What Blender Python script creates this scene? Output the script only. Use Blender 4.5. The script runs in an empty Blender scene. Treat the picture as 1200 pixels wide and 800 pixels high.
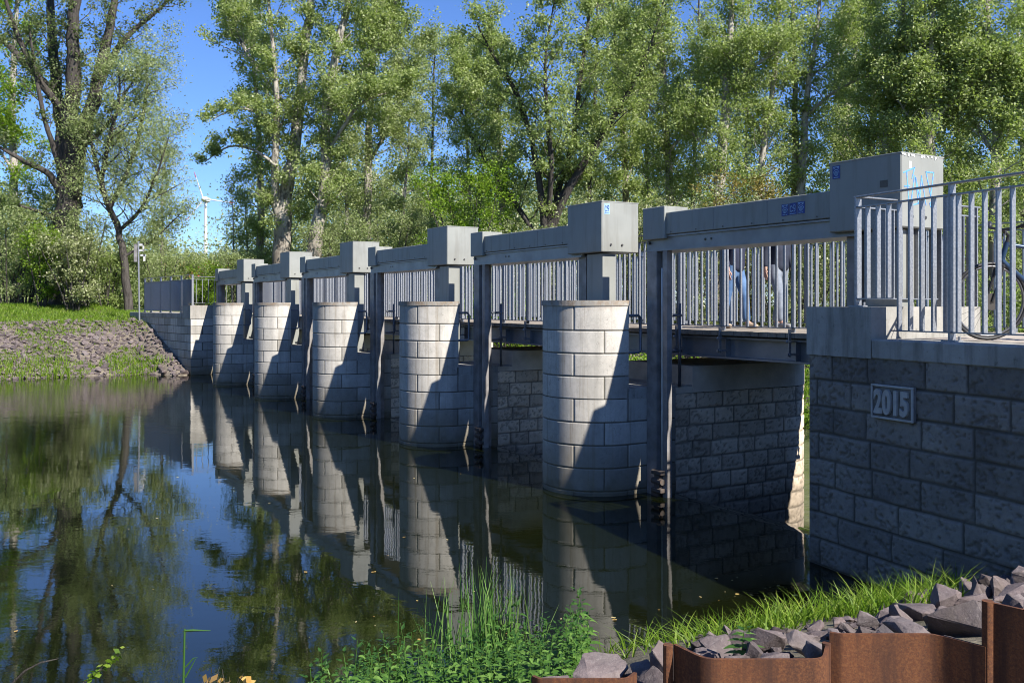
import bpy, bmesh, math, random
import numpy as np
from mathutils import Vector, Matrix

random.seed(7)
SC = bpy.context.scene
COL = SC.collection
F = 1080.0                      # focal length in pixels of the 1200 px wide photograph
EYE = 2.6
ANG = math.atan2(0.5116, 0.8592)            # direction across the weir (downstream)
BV = np.array([0.8592, 0.5116])             # downstream
AU = np.array([-0.5116, 0.8592])            # along the weir, away from the near bank
C1 = np.array([1.19, 13.25])
SP = 5.05                                   # pier spacing

def W(v, u, z=0.0):
    p = C1 + BV * v + AU * u
    return (float(p[0]), float(p[1]), float(z))

def uv_of(x, y):
    rx, ry = x - C1[0], y - C1[1]
    return rx * AU[0] + ry * AU[1], rx * BV[0] + ry * BV[1]

def P(px, py, Y):
    return ((px - 600.0) / F * Y, Y, EYE - (py - 357.0) / F * Y)

# ------------------------------------------------------------------ materials
class NT:
    def __init__(s, name):
        s.m = bpy.data.materials.new(name); s.m.use_nodes = True
        s.t = s.m.node_tree; s.n = s.t.nodes; s.l = s.t.links
        s.n.clear()
        s.out = s.n.new('ShaderNodeOutputMaterial')
        s._pos = None
    def node(s, typ, **kw):
        n = s.n.new(typ)
        for k, v in kw.items(): setattr(n, k, v)
        return n
    def link(s, a, b): s.l.new(a, b)
    def pos(s):
        if s._pos is None: s._pos = s.node('ShaderNodeNewGeometry').outputs['Position']
        return s._pos
    def scaled(s, sc):
        mp = s.node('ShaderNodeMapping'); mp.inputs['Scale'].default_value = sc
        s.link(s.pos(), mp.inputs['Vector']); return mp.outputs[0]
    def noise(s, scale, detail=4, rough=.55, vec=None, dist=0.0):
        n = s.node('ShaderNodeTexNoise'); n.inputs['Scale'].default_value = scale
        n.inputs['Detail'].default_value = detail; n.inputs['Roughness'].default_value = rough
        n.inputs['Distortion'].default_value = dist
        s.link(vec if vec is not None else s.pos(), n.inputs['Vector'])
        return n.outputs['Fac']
    def voro(s, scale, feature='F1', vec=None):
        n = s.node('ShaderNodeTexVoronoi'); n.feature = feature; n.inputs['Scale'].default_value = scale
        s.link(vec if vec is not None else s.pos(), n.inputs['Vector'])
        return n.outputs['Distance']
    def ramp(s, fac, stops):
        r = s.node('ShaderNodeValToRGB'); e = r.color_ramp.elements
        while len(e) < len(stops): e.new(.5)
        for i, (p, c) in enumerate(stops):
            e[i].position = p
            e[i].color = (c, c, c, 1) if not hasattr(c, '__len__') else (*c[:3], 1)
        s.link(fac, r.inputs[0]); return r.outputs[0]
    def mix(s, fac, a, b, mode='MIX'):
        m = s.node('ShaderNodeMix', data_type='RGBA', blend_type=mode)
        for k, val in ((0, fac), (6, a), (7, b)):
            sock = m.inputs[k]
            if hasattr(val, 'is_output'): s.link(val, sock)
            elif hasattr(val, '__len__'): sock.default_value = (*val[:3], 1)
            else: sock.default_value = float(val) if k == 0 else (val, val, val, 1)
        return m.outputs[2]
    def math(s, op, a, b=0.0, clamp=False):
        m = s.node('ShaderNodeMath', operation=op, use_clamp=clamp)
        for i, val in enumerate((a, b)):
            if hasattr(val, 'is_output'): s.link(val, m.inputs[i])
            else: m.inputs[i].default_value = val
        return m.outputs[0]
    def attr(s, name):
        a = s.node('ShaderNodeAttribute', attribute_name=name); return a.outputs['Fac']
    def zc(s):
        x = s.node('ShaderNodeSeparateXYZ'); s.link(s.pos(), x.inputs[0]); return x.outputs[2]
    def bump(s, h, strength=.3, dist=.02):
        b = s.node('ShaderNodeBump'); b.inputs['Strength'].default_value = strength
        b.inputs['Distance'].default_value = dist; s.link(h, b.inputs['Height']); return b.outputs[0]
    def finish(s, color, rough=.6, metal=0.0, normal=None, spec=.5, ior=None):
        p = s.node('ShaderNodeBsdfPrincipled')
        for sock, val in (('Base Color', color), ('Roughness', rough), ('Metallic', metal)):
            if hasattr(val, 'is_output'): s.link(val, p.inputs[sock])
            elif hasattr(val, '__len__'): p.inputs[sock].default_value = (*val[:3], 1)
            else: p.inputs[sock].default_value = val
        p.inputs['Specular IOR Level'].default_value = spec
        if ior: p.inputs['IOR'].default_value = ior
        if normal is not None: s.link(normal, p.inputs['Normal'])
        s.link(p.outputs[0], s.out.inputs[0]); s.p = p
        return s.m

def simple(name, c, rough=.6, metal=0.0, c2=None, scale=6.0, bump=None, spec=.5):
    t = NT(name)
    if c2 is None: c2 = tuple(min(1, x * .78) for x in c)
    col = t.mix(t.ramp(t.noise(scale, 6), [(.35, 0.0), (.65, 1.0)]), c, c2)
    nm = t.bump(t.noise(bump[0], 5), bump[1], .01) if bump else None
    return t.finish(col, rough, metal, nm, spec)

MAT = {}
def make_materials():
    # smooth precast concrete of the piers
    t = NT('pier_concrete')
    base = t.mix(t.ramp(t.noise(1.3, 6, .6), [(.3, 0.0), (.7, 1.0)]), (.575, .54, .48), (.40, .378, .335))
    base = t.mix(t.math('MULTIPLY', t.ramp(t.noise(9, 8, .7), [(.45, 0.0), (.75, 1.0)]), .4), base, (.22, .21, .19))
    streak = t.noise(1.0, 5, .6, t.scaled((5.0, 5.0, .5)))
    base = t.mix(t.math('MULTIPLY', t.ramp(streak, [(.5, 0.0), (.75, 1.0)]), .4), base, (.17, .165, .15))
    wv = t.node('ShaderNodeVectorMath', operation='ADD'); nv = t.node('ShaderNodeTexNoise'); nv.inputs['Scale'].default_value = 5; t.link(t.pos(), nv.inputs['Vector'])
    t.link(t.pos(), wv.inputs[0]); t.link(nv.outputs['Color'], wv.inputs[1])
    cr = t.math('MULTIPLY', t.ramp(t.voro(4.2, 'DISTANCE_TO_EDGE', wv.outputs[0]), [(.0, 1.0), (.022, 0.0)]), t.ramp(t.noise(1.9, 3), [(.45, 0.0), (.6, 1.0)]))
    base = t.mix(t.math('MULTIPLY', cr, .6), base, (.16, .15, .13))
    tone = t.attr('tone')
    base = t.mix(1.0, base, t.ramp(tone, [(0, .66), (1, 1.10)]), 'MULTIPLY')
    base = t.mix(t.attr('joint'), base, (.035, .032, .022))
    z = t.zc()
    wl = t.ramp(t.math('ADD', z, t.math('MULTIPLY', t.noise(4, 5), .5)), [(.30, 1.0), (.42, .62), (1.0, 0.0)])
    base = t.mix(t.math('MULTIPLY', wl, .90), base, (.075, .065, .042))
    drip = t.noise(1.0, 6, .7, t.scaled((11.0, 11.0, .35)))
    base = t.mix(t.math('MULTIPLY', t.ramp(drip, [(.54, 0.0), (.66, 1.0)]), .5), base, (.20, .155, .10))
    tan = t.math('MULTIPLY', t.ramp(z, [(.0, 1.0), (.9, 0.0)]), t.ramp(t.noise(2.6, 6, .7), [(.35, .2), (.62, 1.0)]))
    base = t.mix(t.math('MULTIPLY', tan, .6), base, (.26, .215, .14))
    base = t.mix(t.math('MULTIPLY', t.ramp(t.noise(24, 7, .75), [(.60, 0.0), (.68, 1.0)]), .5), base, (.13, .12, .105))
    lip = t.math('MULTIPLY', t.ramp(t.math('SUBTRACT', z, 2.4), [(.1, 0.0), (.22, 1.0)]), t.ramp(t.noise(7, 5, .7), [(.42, 0.0), (.62, 1.0)]))
    base = t.mix(t.math('MULTIPLY', lip, .6), base, (.21, .13, .065))
    MAT['concrete'] = t.finish(base, .85, 0, t.bump(t.noise(40, 8, .7), .25, .006), .3)
    # plain cast concrete: copings, bands
    t = NT('cast_concrete')
    base = t.mix(t.ramp(t.noise(2.0, 7, .65), [(.3, 0.0), (.7, 1.0)]), (.40, .385, .35), (.25, .24, .215))
    streak = t.noise(1.0, 6, .65, t.scaled((7.0, 7.0, .9)))
    base = t.mix(t.math('MULTIPLY', t.ramp(streak, [(.48, 0.0), (.68, 1.0)]), .6), base, (.10, .095, .075))
    base = t.mix(t.math('MULTIPLY', t.ramp(t.noise(14, 6, .7), [(.58, 0.0), (.7, 1.0)]), .55), base, (.08, .08, .06))
    MAT['cast'] = t.finish(base, .88, 0, t.bump(t.noise(30, 8, .7), .35, .008), .3)
    # rough split stone; the pier tails' paler tint stands in for warm bounce light
    for nm_, ca, cb in (('stone', (.26, .24, .21), (.165, .15, .135)), ('tail_stone', (.80, .66, .50), (.60, .49, .37))):
        t = NT('rough_' + nm_)
        base = t.mix(t.ramp(t.noise(2.2, 7, .65), [(.3, 0.0), (.7, 1.0)]), ca, cb)
        base = t.mix(t.math('MULTIPLY', t.ramp(t.noise(18, 6, .7), [(.5, 0.0), (.7, 1.0)]), .5 if nm_ == 'stone' else .3), base, tuple(q * .5 for q in cb))
        base = t.mix(1.0, base, t.ramp(t.attr('tone'), [(0, .72), (1, 1.15)]), 'MULTIPLY')
        base = t.mix(t.math('MULTIPLY', t.attr('joint'), .8), base, (.06, .055, .045))
        base = t.mix(t.math('MULTIPLY', t.attr('pit'), .5), base, (.09, .075, .06))
        z = t.zc()
        wl = t.ramp(t.math('ADD', z, t.math('MULTIPLY', t.noise(3, 4), .9)), [(.1, 1.0), (.75, 0.0)])
        base = t.mix(t.math('MULTIPLY', wl, .6), base, (.05, .042, .03))
        MAT[nm_] = t.finish(base, .9, 0, t.bump(t.noise(55, 8, .75), .5, .008), .3)
    # grey painted / galvanised sheet
    t = NT('grey_sheet_metal')
    base = t.mix(t.ramp(t.noise(1.6, 5), [(.3, 0.0), (.7, 1.0)]), (.27, .275, .25), (.215, .22, .20))
    base = t.mix(t.math('MULTIPLY', t.ramp(t.noise(1.0, 5, .6, t.scaled((9, 9, 1.0))), [(.5, 0.0), (.7, 1.0)]), .45), base, (.15, .14, .115))
    MAT['sheet'] = t.finish(base, .5, .0, t.bump(t.noise(1.7, 2), .25, .05), .5)
    t = NT('galvanised_steel')
    base = t.mix(t.ramp(t.voro(45), [(.2, 0.0), (.7, 1.0)]), (.31, .32, .34), (.23, .24, .26))
    base = t.mix(t.math('MULTIPLY', t.ramp(t.noise(6, 5, .7), [(.55, 0.0), (.7, 1.0)]), .35), base, (.26, .25, .23))
    MAT['galv'] = t.finish(base, .42, .45, None, .5)
    MAT['steel_dark'] = simple('weathered_gate_steel', (.30, .285, .275), .5, .2, (.18, .165, .155), 5)
    MAT['beam'] = simple('beam_steel', (.30, .31, .315), .45, .4, (.22, .225, .23), 3)
    MAT['girder'] = simple('girder_steel', (.28, .30, .34), .45, .5, (.20, .22, .25), 3)
    MAT['plank'] = simple('deck_planks', (.30, .26, .21), .85, 0, (.16, .135, .11), 7, (30, .4))
    t = NT('rusty_steel')
    base = t.mix(t.ramp(t.noise(5, 6, .65), [(.3, 0.0), (.7, 1.0)]), (.125, .046, .021), (.062, .026, .016))
    base = t.mix(t.ramp(t.noise(85, 5, .75), [(.42, 0.0), (.62, .75)]), base, (.165, .07, .029))
    base = t.mix(t.math('MULTIPLY', t.ramp(t.noise(150, 3, .7), [(.56, 0.0), (.62, 1.0)]), .7), base, (.055, .03, .022))
    base = t.mix(t.math('MULTIPLY', t.ramp(t.noise(1, 5, .6, t.scaled((14, 14, .9))), [(.46, 0.0), (.62, 1.0)]), .75), base, (.045, .022, .016))
    MAT['rust'] = t.finish(base, .85, .0, t.bump(t.noise(90, 6, .7), .35, .004), .25)
    t = NT('purple_rock')
    base = t.mix(t.ramp(t.noise(4, 7, .65), [(.3, 0.0), (.7, 1.0)]), (.185, .158, .155), (.10, .088, .09))
    base = t.mix(t.ramp(t.noise(30, 8, .75), [(.5, 0.0), (.75, .7)]), base, (.075, .065, .066))
    base = t.mix(t.math('MULTIPLY', t.ramp(t.noise(2, 3), [(.55, 0.0), (.7, 1.0)]), .5), base, (.215, .20, .185))
    oi_ = t.node('ShaderNodeObjectInfo').outputs['Random']
    base = t.mix(1.0, base, t.ramp(oi_, [(0, (.50, .46, .47)), (.35, (.85, .80, .80)), (.7, (1.0, .90, .87)), (1, (1.12, 1.10, 1.10))]), 'MULTIPLY')
    base = t.mix(t.math('MULTIPLY', t.ramp(t.noise(38, 6, .75), [(.52, 0.0), (.72, 1.0)]), .4), base, (.30, .27, .255))
    base = t.mix(t.math('MULTIPLY', t.ramp(t.noise(3.2, 5, .7), [(.52, 0.0), (.66, 1.0)]), .55), base, (.085, .07, .055))
    MAT['rock'] = t.finish(base, .9, 0, t.bump(t.noise(22, 9, .7), .6, .02), .25)
    # ground
    t = NT('ground_soil')
    g = t.mix(t.ramp(t.noise(.9, 6), [(.35, 0.0), (.65, 1.0)]), (.055, .085, .02), (.10, .10, .045))
    s_ = t.mix(t.ramp(t.noise(6, 7, .7), [(.35, 0.0), (.65, 1.0)]), (.23, .195, .15), (.10, .085, .068))
    base = t.mix(t.attr('bare'), g, s_)
    MAT['ground'] = t.finish(base, .95, 0, t.bump(t.noise(9, 8, .7), .7, .05), .2)
    MAT['path'] = simple('path_paving', (.42, .37, .31), .9, 0, (.30, .26, .22), 8, (60, .4))
    # water
    t = NT('dark_river_water')
    n1 = t.noise(1.0, 3, .55, t.scaled((1.2, 1.6, 1.0)), .6)
    n2 = t.noise(1.0, 4, .6, t.scaled((5.0, 7.0, 1.0)), .4)
    mod = t.ramp(t.noise(.13, 3), [(.38, .12), (.62, 1.0)])
    rip = t.attr('ripple')
    h = t.math('ADD', t.math('MULTIPLY', n1, .6), t.math('MULTIPLY', t.math('MULTIPLY', n2, mod), .35))
    h = t.math('MULTIPLY', h, rip)
    b = t.node('ShaderNodeBump'); b.inputs['Strength'].default_value = 1.0; b.inputs['Distance'].default_value = .045
    t.link(h, b.inputs['Height'])
    base = t.mix(t.noise(.25, 3), (.0060, .0078, .0024), (.0042, .0062, .002))
    base = t.mix(t.ramp(t.math('MULTIPLY', rip, .5), [(.4, 0.0), (1.0, 1.0)]), base, (.13, .135, .075))
    MAT['water'] = t.finish(base, .012, 0, b.outputs[0], .5, 1.6)
    # bark
    t = NT('dark_bark')
    b_ = t.noise(1, 7, .7, t.scaled((9, 9, 1.5)))
    base = t.mix(t.ramp(b_, [(.35, 0.0), (.65, 1.0)]), (.036, .031, .028), (.095, .085, .075))
    MAT['bark'] = t.finish(base, .95, 0, t.bump(b_, .9, .08), .2)
    t = NT('pale_poplar_bark')
    b_ = t.noise(1, 6, .7, t.scaled((5, 5, 2.2)))
    low = t.ramp(t.math('DIVIDE', t.math('ADD', t.zc(), t.math('MULTIPLY', t.noise(.8, 3), 5.0)), 20.0), [(.28, 0.0), (.52, 1.0)])
    pale = t.mix(t.ramp(b_, [(.48, 0.0), (.62, 1.0)]), (.36, .33, .28), (.09, .08, .07))
    dark = t.mix(t.ramp(b_, [(.35, 0.0), (.65, 1.0)]), (.07, .055, .045), (.20, .17, .14))
    MAT['pbark'] = t.finish(t.mix(low, dark, pale), .9, 0, t.bump(b_, .6, .04), .2)
    def leaf(name, c1, c2, c3, trans=.3):
        t = NT(name)
        c = t.ramp(t.attr('tone'), [(0.0, c1), (.6, c2), (1.0, c3)])
        d = t.node('ShaderNodeBsdfPrincipled'); t.link(c, d.inputs['Base Color'])
        d.inputs['Roughness'].default_value = .5; d.inputs['Specular IOR Level'].default_value = .35
        tr = t.node('ShaderNodeBsdfTranslucent'); t.link(t.mix(1.0, c, (1.08, 1.22, .62), 'MULTIPLY'), tr.inputs[0])
        mx = t.node('ShaderNodeMixShader'); mx.inputs[0].default_value = trans
        t.link(d.outputs[0], mx.inputs[1]); t.link(tr.outputs[0], mx.inputs[2]); t.link(mx.outputs[0], t.out.inputs[0])
        MAT[name] = t.m
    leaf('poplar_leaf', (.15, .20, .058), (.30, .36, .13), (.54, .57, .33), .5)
    leaf('deep_green_leaf', (.065, .095, .030), (.135, .175, .062), (.29, .32, .17), .45)  # darker green foliage of the big forked tree
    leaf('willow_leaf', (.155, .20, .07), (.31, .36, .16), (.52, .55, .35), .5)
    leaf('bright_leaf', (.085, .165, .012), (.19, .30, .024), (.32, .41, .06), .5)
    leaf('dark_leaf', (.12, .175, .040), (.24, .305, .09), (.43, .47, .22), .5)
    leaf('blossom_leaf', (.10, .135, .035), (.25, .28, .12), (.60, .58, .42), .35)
    leaf('ochre_leaf', (.10, .095, .015), (.20, .16, .03), (.28, .2, .05))
    leaf('nettle_leaf', (.030, .085, .014), (.075, .165, .026), (.14, .25, .05), .3)
    leaf('grass_blade', (.085, .16, .012), (.16, .27, .02), (.27, .34, .06), .5)
    leaf('reed_blade', (.05, .13, .025), (.10, .22, .04), (.20, .28, .09), .3)
    leaf('fallen_leaf', (.35, .20, .05), (.42, .30, .09), (.5, .42, .22), .1)
    MAT['tail_cast'] = simple('bounce_tinted_concrete', (.68, .60, .49), .9, 0, (.46, .40, .32), 2.4, (30, .4))  # tail cap colour raised in place of light bounced under the deck
    MAT['cast_dark'] = simple('recess_shaded_concrete', (.20, .19, .175), .9, 0, (.09, .085, .08), 9, (40, .4))  # plaque panel darkened in place of shade around its numerals
    MAT['cast_light'] = simple('relief_lightened_concrete', (.44, .43, .40), .85, 0, (.33, .32, .30), 12, (40, .3))  # same concrete lightened in place of light catching the raised numerals and frame
    MAT['white'] = simple('white_paint', (.62, .62, .61), .5)
    MAT['red'] = simple('red_paint', (.55, .10, .05), .5)
    MAT['sticker'] = simple('blue_sticker', (.010, .045, .25), .35, 0, (.008, .03, .18), 20)
    MAT['sticker_ink'] = simple('sticker_print', (.33, .50, .75), .4)
    MAT['spray'] = simple('blue_spray_paint', (.07, .27, .75), .5, 0, (.16, .38, .8), 30)
    MAT['scuff'] = simple('scuffed_white', (.75, .75, .73), .6)
    MAT['black'] = simple('black_rubber', (.018, .018, .02), .55)
    MAT['bolt'] = simple('dark_bolt', (.12, .11, .10), .4, .6)
    MAT['bike'] = simple('blue_bike_paint', (.018, .045, .10), .35, .2)
    MAT['chrome'] = simple('dull_alloy', (.16, .16, .165), .35, .7)
    MAT['skin'] = simple('skin', (.50, .29, .21), .5)
    MAT['navy'] = simple('navy_jacket', (.010, .014, .035), .85, 0, (.018, .022, .05), 14, (120, .3))
    MAT['navy2'] = simple('dark_blue_jacket', (.014, .018, .032), .85, 0, (.022, .028, .05), 14, (120, .3))
    MAT['jeans'] = simple('blue_jeans', (.045, .105, .23), .9, 0, (.10, .18, .32), 9, (200, .3))
    MAT['pale_jeans'] = simple('pale_grey_jeans', (.24, .27, .31), .9, 0, (.14, .16, .20), 9, (200, .3))
    MAT['shoe'] = simple('tan_shoe', (.36, .27, .19), .7)
    MAT['shoe2'] = simple('grey_shoe', (.22, .22, .22), .7)
    MAT['hair'] = simple('brown_hair', (.07, .045, .028), .7)
    MAT['hair2'] = simple('grey_hair', (.25, .24, .22), .7)
    MAT['roof'] = simple('red_roof_tiles', (.42, .12, .055), .8, 0, (.30, .09, .045), 3)
    MAT['plaster'] = simple('house_plaster', (.45, .40, .33), .9)
    MAT['hose'] = simple('white_hose', (.6, .6, .57), .6)
make_materials()

# ------------------------------------------------------------------ mesh helpers
class MB:
    def __init__(s): s.v = []; s.f = []; s.smooth = False
    def add(s, verts, faces):
        o = len(s.v); s.v += [tuple(map(float, p)) for p in verts]; s.f += [tuple(i + o for i in q) for q in faces]; return s
    def box(s, x0, x1, y0, y1, z0, z1, b=0.0):
        if b <= 0:
            v = [(x0, y0, z0), (x1, y0, z0), (x1, y1, z0), (x0, y1, z0), (x0, y0, z1), (x1, y0, z1), (x1, y1, z1), (x0, y1, z1)]
            return s.add(v, [(3, 2, 1, 0), (4, 5, 6, 7), (0, 1, 5, 4), (1, 2, 6, 5), (2, 3, 7, 6), (3, 0, 4, 7)])
        bm = bmesh.new(); bmesh.ops.create_cube(bm, size=1.0)
        for q in bm.verts: q.co = ((x0 + x1) / 2 + q.co.x * (x1 - x0), (y0 + y1) / 2 + q.co.y * (y1 - y0), (z0 + z1) / 2 + q.co.z * (z1 - z0))
        bmesh.ops.bevel(bm, geom=bm.edges[:], offset=b, segments=1, affect='EDGES', clamp_overlap=True)
        bm.verts.index_update()
        s.add([q.co[:] for q in bm.verts], [[q.index for q in f.verts] for f in bm.faces]); bm.free(); return s
    def tube(s, pts, r, n=8, caps=True):
        pts = [Vector(p) for p in pts]; rs = r if hasattr(r, '__len__') else [r] * len(pts)
        verts = []; faces = []
        prev = None
        for i, p in enumerate(pts):
            d = (pts[min(i + 1, len(pts) - 1)] - pts[max(i - 1, 0)])
            if d.length < 1e-9: d = Vector((0, 0, 1))
            d.normalize()
            if prev is None:
                a = Vector((0, 0, 1)) if abs(d.z) < .9 else Vector((1, 0, 0))
                x = d.cross(a).normalized()
            else:
                x = (prev - d * prev.dot(d)).normalized()
            prev = x; y = d.cross(x)
            for k in range(n):
                t = 2 * math.pi * k / n
                verts.append(p + (x * math.cos(t) + y * math.sin(t)) * rs[i])
        for i in range(len(pts) - 1):
            for k in range(n):
                faces.append((i * n + k, i * n + (k + 1) % n, (i + 1) * n + (k + 1) % n, (i + 1) * n + k))
        if caps:
            faces.append(tuple(range(n - 1, -1, -1))); faces.append(tuple((len(pts) - 1) * n + k for k in range(n)))
        return s.add(verts, faces)
    def prism(s, outline, z0, z1):
        n = len(outline)
        v = [(x, y, z0) for x, y in outline] + [(x, y, z1) for x, y in outline]
        f = [tuple(range(n - 1, -1, -1)), tuple(range(n, 2 * n))]
        f += [(i, (i + 1) % n, n + (i + 1) % n, n + i) for i in range(n)]
        return s.add(v, f)
    def build(s, name, mat, parent=None, smooth=False, loc=None, auto=None):
        me = bpy.data.meshes.new(name); me.from_pydata(s.v, [], s.f)
        bm = bmesh.new(); bm.from_mesh(me); bmesh.ops.recalc_face_normals(bm, faces=bm.faces); bm.to_mesh(me); bm.free()
        if smooth:
            me.polygons.foreach_set('use_smooth', [True] * len(me.polygons))
            if auto: me.set_sharp_from_angle(angle=math.radians(auto))
        me.materials.append(mat)
        o = bpy.data.objects.new(name, me); COL.objects.link(o)
        if parent is not None: o.parent = parent
        if loc is not None: o.location = loc
        return o

def np_mesh(name, V, Q, mat, attrs=None, smooth=False, parent=None):
    me = bpy.data.meshes.new(name)
    V = np.asarray(V, np.float32); Q = np.asarray(Q, np.int32); k = Q.shape[1]
    me.vertices.add(len(V)); me.vertices.foreach_set('co', V.ravel())
    me.loops.add(Q.size); me.loops.foreach_set('vertex_index', Q.ravel())
    me.polygons.add(len(Q)); me.polygons.foreach_set('loop_start', np.arange(0, Q.size, k, dtype=np.int32))
    me.update(calc_edges=True)
    if smooth: me.polygons.foreach_set('use_smooth', np.ones(len(Q), bool))
    for nm, (dom, arr) in (attrs or {}).items():
        a = me.attributes.new(nm, 'FLOAT', dom); a.data.foreach_set('value', np.asarray(arr, np.float32))
    me.materials.append(mat)
    o = bpy.data.objects.new(name, me); COL.objects.link(o)
    if parent is not None: o.parent = parent
    return o

def tag(o, label, cat, group=None, kind=None):
    if label: o['label'] = label
    if cat: o['category'] = cat
    if group: o['group'] = group
    if kind: o['kind'] = kind
    return o

def thing(name, label, cat, loc=(0, 0, 0), rz=0.0, group=None):
    o = bpy.data.objects.new(name, None); COL.objects.link(o)
    o.empty_display_size = .2; o.location = loc; o.rotation_euler = (0, 0, rz)
    return tag(o, label, cat, group)

def copy_tree(o, parent=None):
    c = o.copy(); COL.objects.link(c)
    c.parent = parent
    for ch in [q for q in bpy.data.objects if q.parent == o]:
        copy_tree(ch, c)
    return c

def hashf(i, j, seed):
    h = (i.astype(np.int64) * 374761393 + j.astype(np.int64) * 668265263 + seed * 974634777) & 0xffffffff
    h = ((h ^ (h >> 13)) * 1274126177) & 0xffffffff
    return ((h ^ (h >> 16)) & 0xffff) / 65535.0
def vnoise(x, y, seed=0):
    i = np.floor(x); j = np.floor(y); fx = x - i; fy = y - j
    fx = fx * fx * (3 - 2 * fx); fy = fy * fy * (3 - 2 * fy)
    a = hashf(i, j, seed); b = hashf(i + 1, j, seed); c = hashf(i, j + 1, seed); d = hashf(i + 1, j + 1, seed)
    return (a * (1 - fx) + b * fx) * (1 - fy) + (c * (1 - fx) + d * fx) * fy
def fbm(x, y, seed=0, oc=4):
    s = 0; a = .5; t = 0
    for k in range(oc):
        s = s + a * vnoise(x * 2 ** k, y * 2 ** k, seed + k * 17); t += a; a *= .55
    return s / t

def path_samples(pts, ds):
    """dense samples on a polyline (list of (x,y)); normals to the right of travel; corner flags"""
    out = []; s0 = 0.0
    for a, b in zip(pts[:-1], pts[1:]):
        a = np.array(a, float); b = np.array(b, float); L = np.linalg.norm(b - a); d = (b - a) / L
        n = max(1, int(round(L / ds)))
        for i in range(n + 1):
            t = i / n
            row = [*(a + (b - a) * t), d[1], -d[0], s0 + L * t]
            if i == 0 and out and out[-1][2] * d[1] - out[-1][3] * d[0] > .94:      # gentle bend: one shared column
                nx, ny = out[-1][2] + d[1], out[-1][3] - d[0]; q = math.hypot(nx, ny); out[-1][2:4] = [nx / q, ny / q]
            else: out.append(row)
        s0 += L
    return np.array(out)
def arc_pts(cx, cy, r, a0, a1, n):
    return [(cx + r * math.cos(a0 + (a1 - a0) * i / n), cy + r * math.sin(a0 + (a1 - a0) * i / n)) for i in range(n + 1)]

def block_wall(name, path, zlines, joints, mat, parent, dz=.06, groove=.007, depth=.012, rough=0.0, pits=0.0,
               smooth_path=False, seed=0, zstep=None, wob=0.0):
    """path: rows (x,y,nx,ny,s). zlines: course boundaries from top to bottom. joints(i) -> list of s of vertical joints in course i"""
    zs = []
    ztop, zbot = zlines[0], zlines[-1]
    if zstep: zs = list(np.arange(zbot, ztop + 1e-6, zstep))
    else:
        for hi, lo in zip(zlines[:-1], zlines[1:]):
            zs += [hi - groove, hi - groove * 2.2] + list(np.linspace(hi - groove * 4, lo + groove * 4, max(3, int((hi - lo) / dz)))) + [lo + groove * 2.2, lo + groove]
        zs += [ztop, zbot]; zs = sorted(set(round(q, 5) for q in zs))
    zs = np.array(zs); S = path[:, 4]
    n, m = len(S), len(zs)
    SS, ZZ = np.meshgrid(S, zs)                      # m x n
    wz = (fbm(SS * 3, ZZ * 0 + 3.3, seed + 5) - .5) * wob * 2
    ws = (fbm(ZZ * 5, SS * 0 + 1.7, seed + 9) - .5) * wob * 2
    jd = np.full(SS.shape, 9.0); tone = np.zeros(SS.shape); ci = np.zeros(SS.shape, int)
    for i, (hi, lo) in enumerate(zip(zlines[:-1], zlines[1:])):
        mk = (ZZ + wz <= hi) & (ZZ + wz >= lo) if i else (ZZ + wz <= hi + 1) & (ZZ + wz >= lo)
        if i == len(zlines) - 2: mk = (ZZ + wz <= hi)
        d = np.minimum(np.abs(ZZ + wz - lo), np.abs(ZZ + wz - hi) if i else 9.0)
        bi = np.zeros(SS.shape)
        for js in joints(i):
            d = np.minimum(d, np.abs(SS + ws - js)); bi = bi + (SS + ws > js)
        jd = np.where(mk, d, jd); ci = np.where(mk, i, ci)
        tone = np.where(mk, hashf(bi + 31, np.full(SS.shape, i), seed + 3), tone)
    g = np.clip(1.7 * (1 - jd / (groove * (1.7 if not rough else 2.2))), 0, 1)
    disp = -depth * np.clip(g * 1.6, 0, 1)
    pit = np.zeros(SS.shape)
    if rough:
        face = fbm(SS * 5 + tone * 31, ZZ * 5 + tone * 17, seed, 5) - .5
        fine = fbm(SS * 22, ZZ * 26, seed + 40, 4) - .5
        edge = np.clip(jd / .05, 0, 1) ** .5
        disp = disp + rough * (face * 1.3 + fine * 1.1 + (tone - .5) * .35) * edge + rough * .35 * edge
        if pits:
            pn = vnoise(SS * 21 + ZZ * 10, ZZ * 30 - SS * 6, seed + 77) * .55 + vnoise(SS * 44, ZZ * 52, seed + 78) * .45 + (fbm(SS * 2.5, ZZ * 2.5, seed + 79, 2) - .5) * .3
            pit = np.clip((pn - .60) / .10, 0, 1) * np.clip(jd / .03, 0, 1)
            disp = disp - pits * pit
    corner = np.zeros(n)
    if not smooth_path:
        dd = np.ones(n)
        for i in range(1, n):
            if abs(path[i, 2] - path[i - 1, 2]) + abs(path[i, 3] - path[i - 1, 3]) > .2:
                dd = np.minimum(dd, np.clip(np.abs(S - S[i]) / .03, 0, 1))
        disp = disp * dd[None, :]
    X = path[None, :, 0] + path[None, :, 2] * disp; Y = path[None, :, 1] + path[None, :, 3] * disp
    V = np.stack([X, Y, ZZ], -1).reshape(-1, 3)
    idx = np.arange(n * m).reshape(m, n)
    Q = np.stack([idx[:-1, :-1], idx[:-1, 1:], idx[1:, 1:], idx[1:, :-1]], -1)
    keep = (np.diff(S) > 1e-6)
    Q = Q[:, keep].reshape(-1, 4)
    return np_mesh(name, V, Q, mat, {'joint': ('POINT', g.ravel()), 'tone': ('POINT', tone.ravel()), 'pit': ('POINT', pit.ravel())}, True, parent)
MAT['rail_dark'] = simple('dull_galvanised_tube', (.17, .185, .21), .5, .4, (.11, .12, .14), 8)
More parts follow.
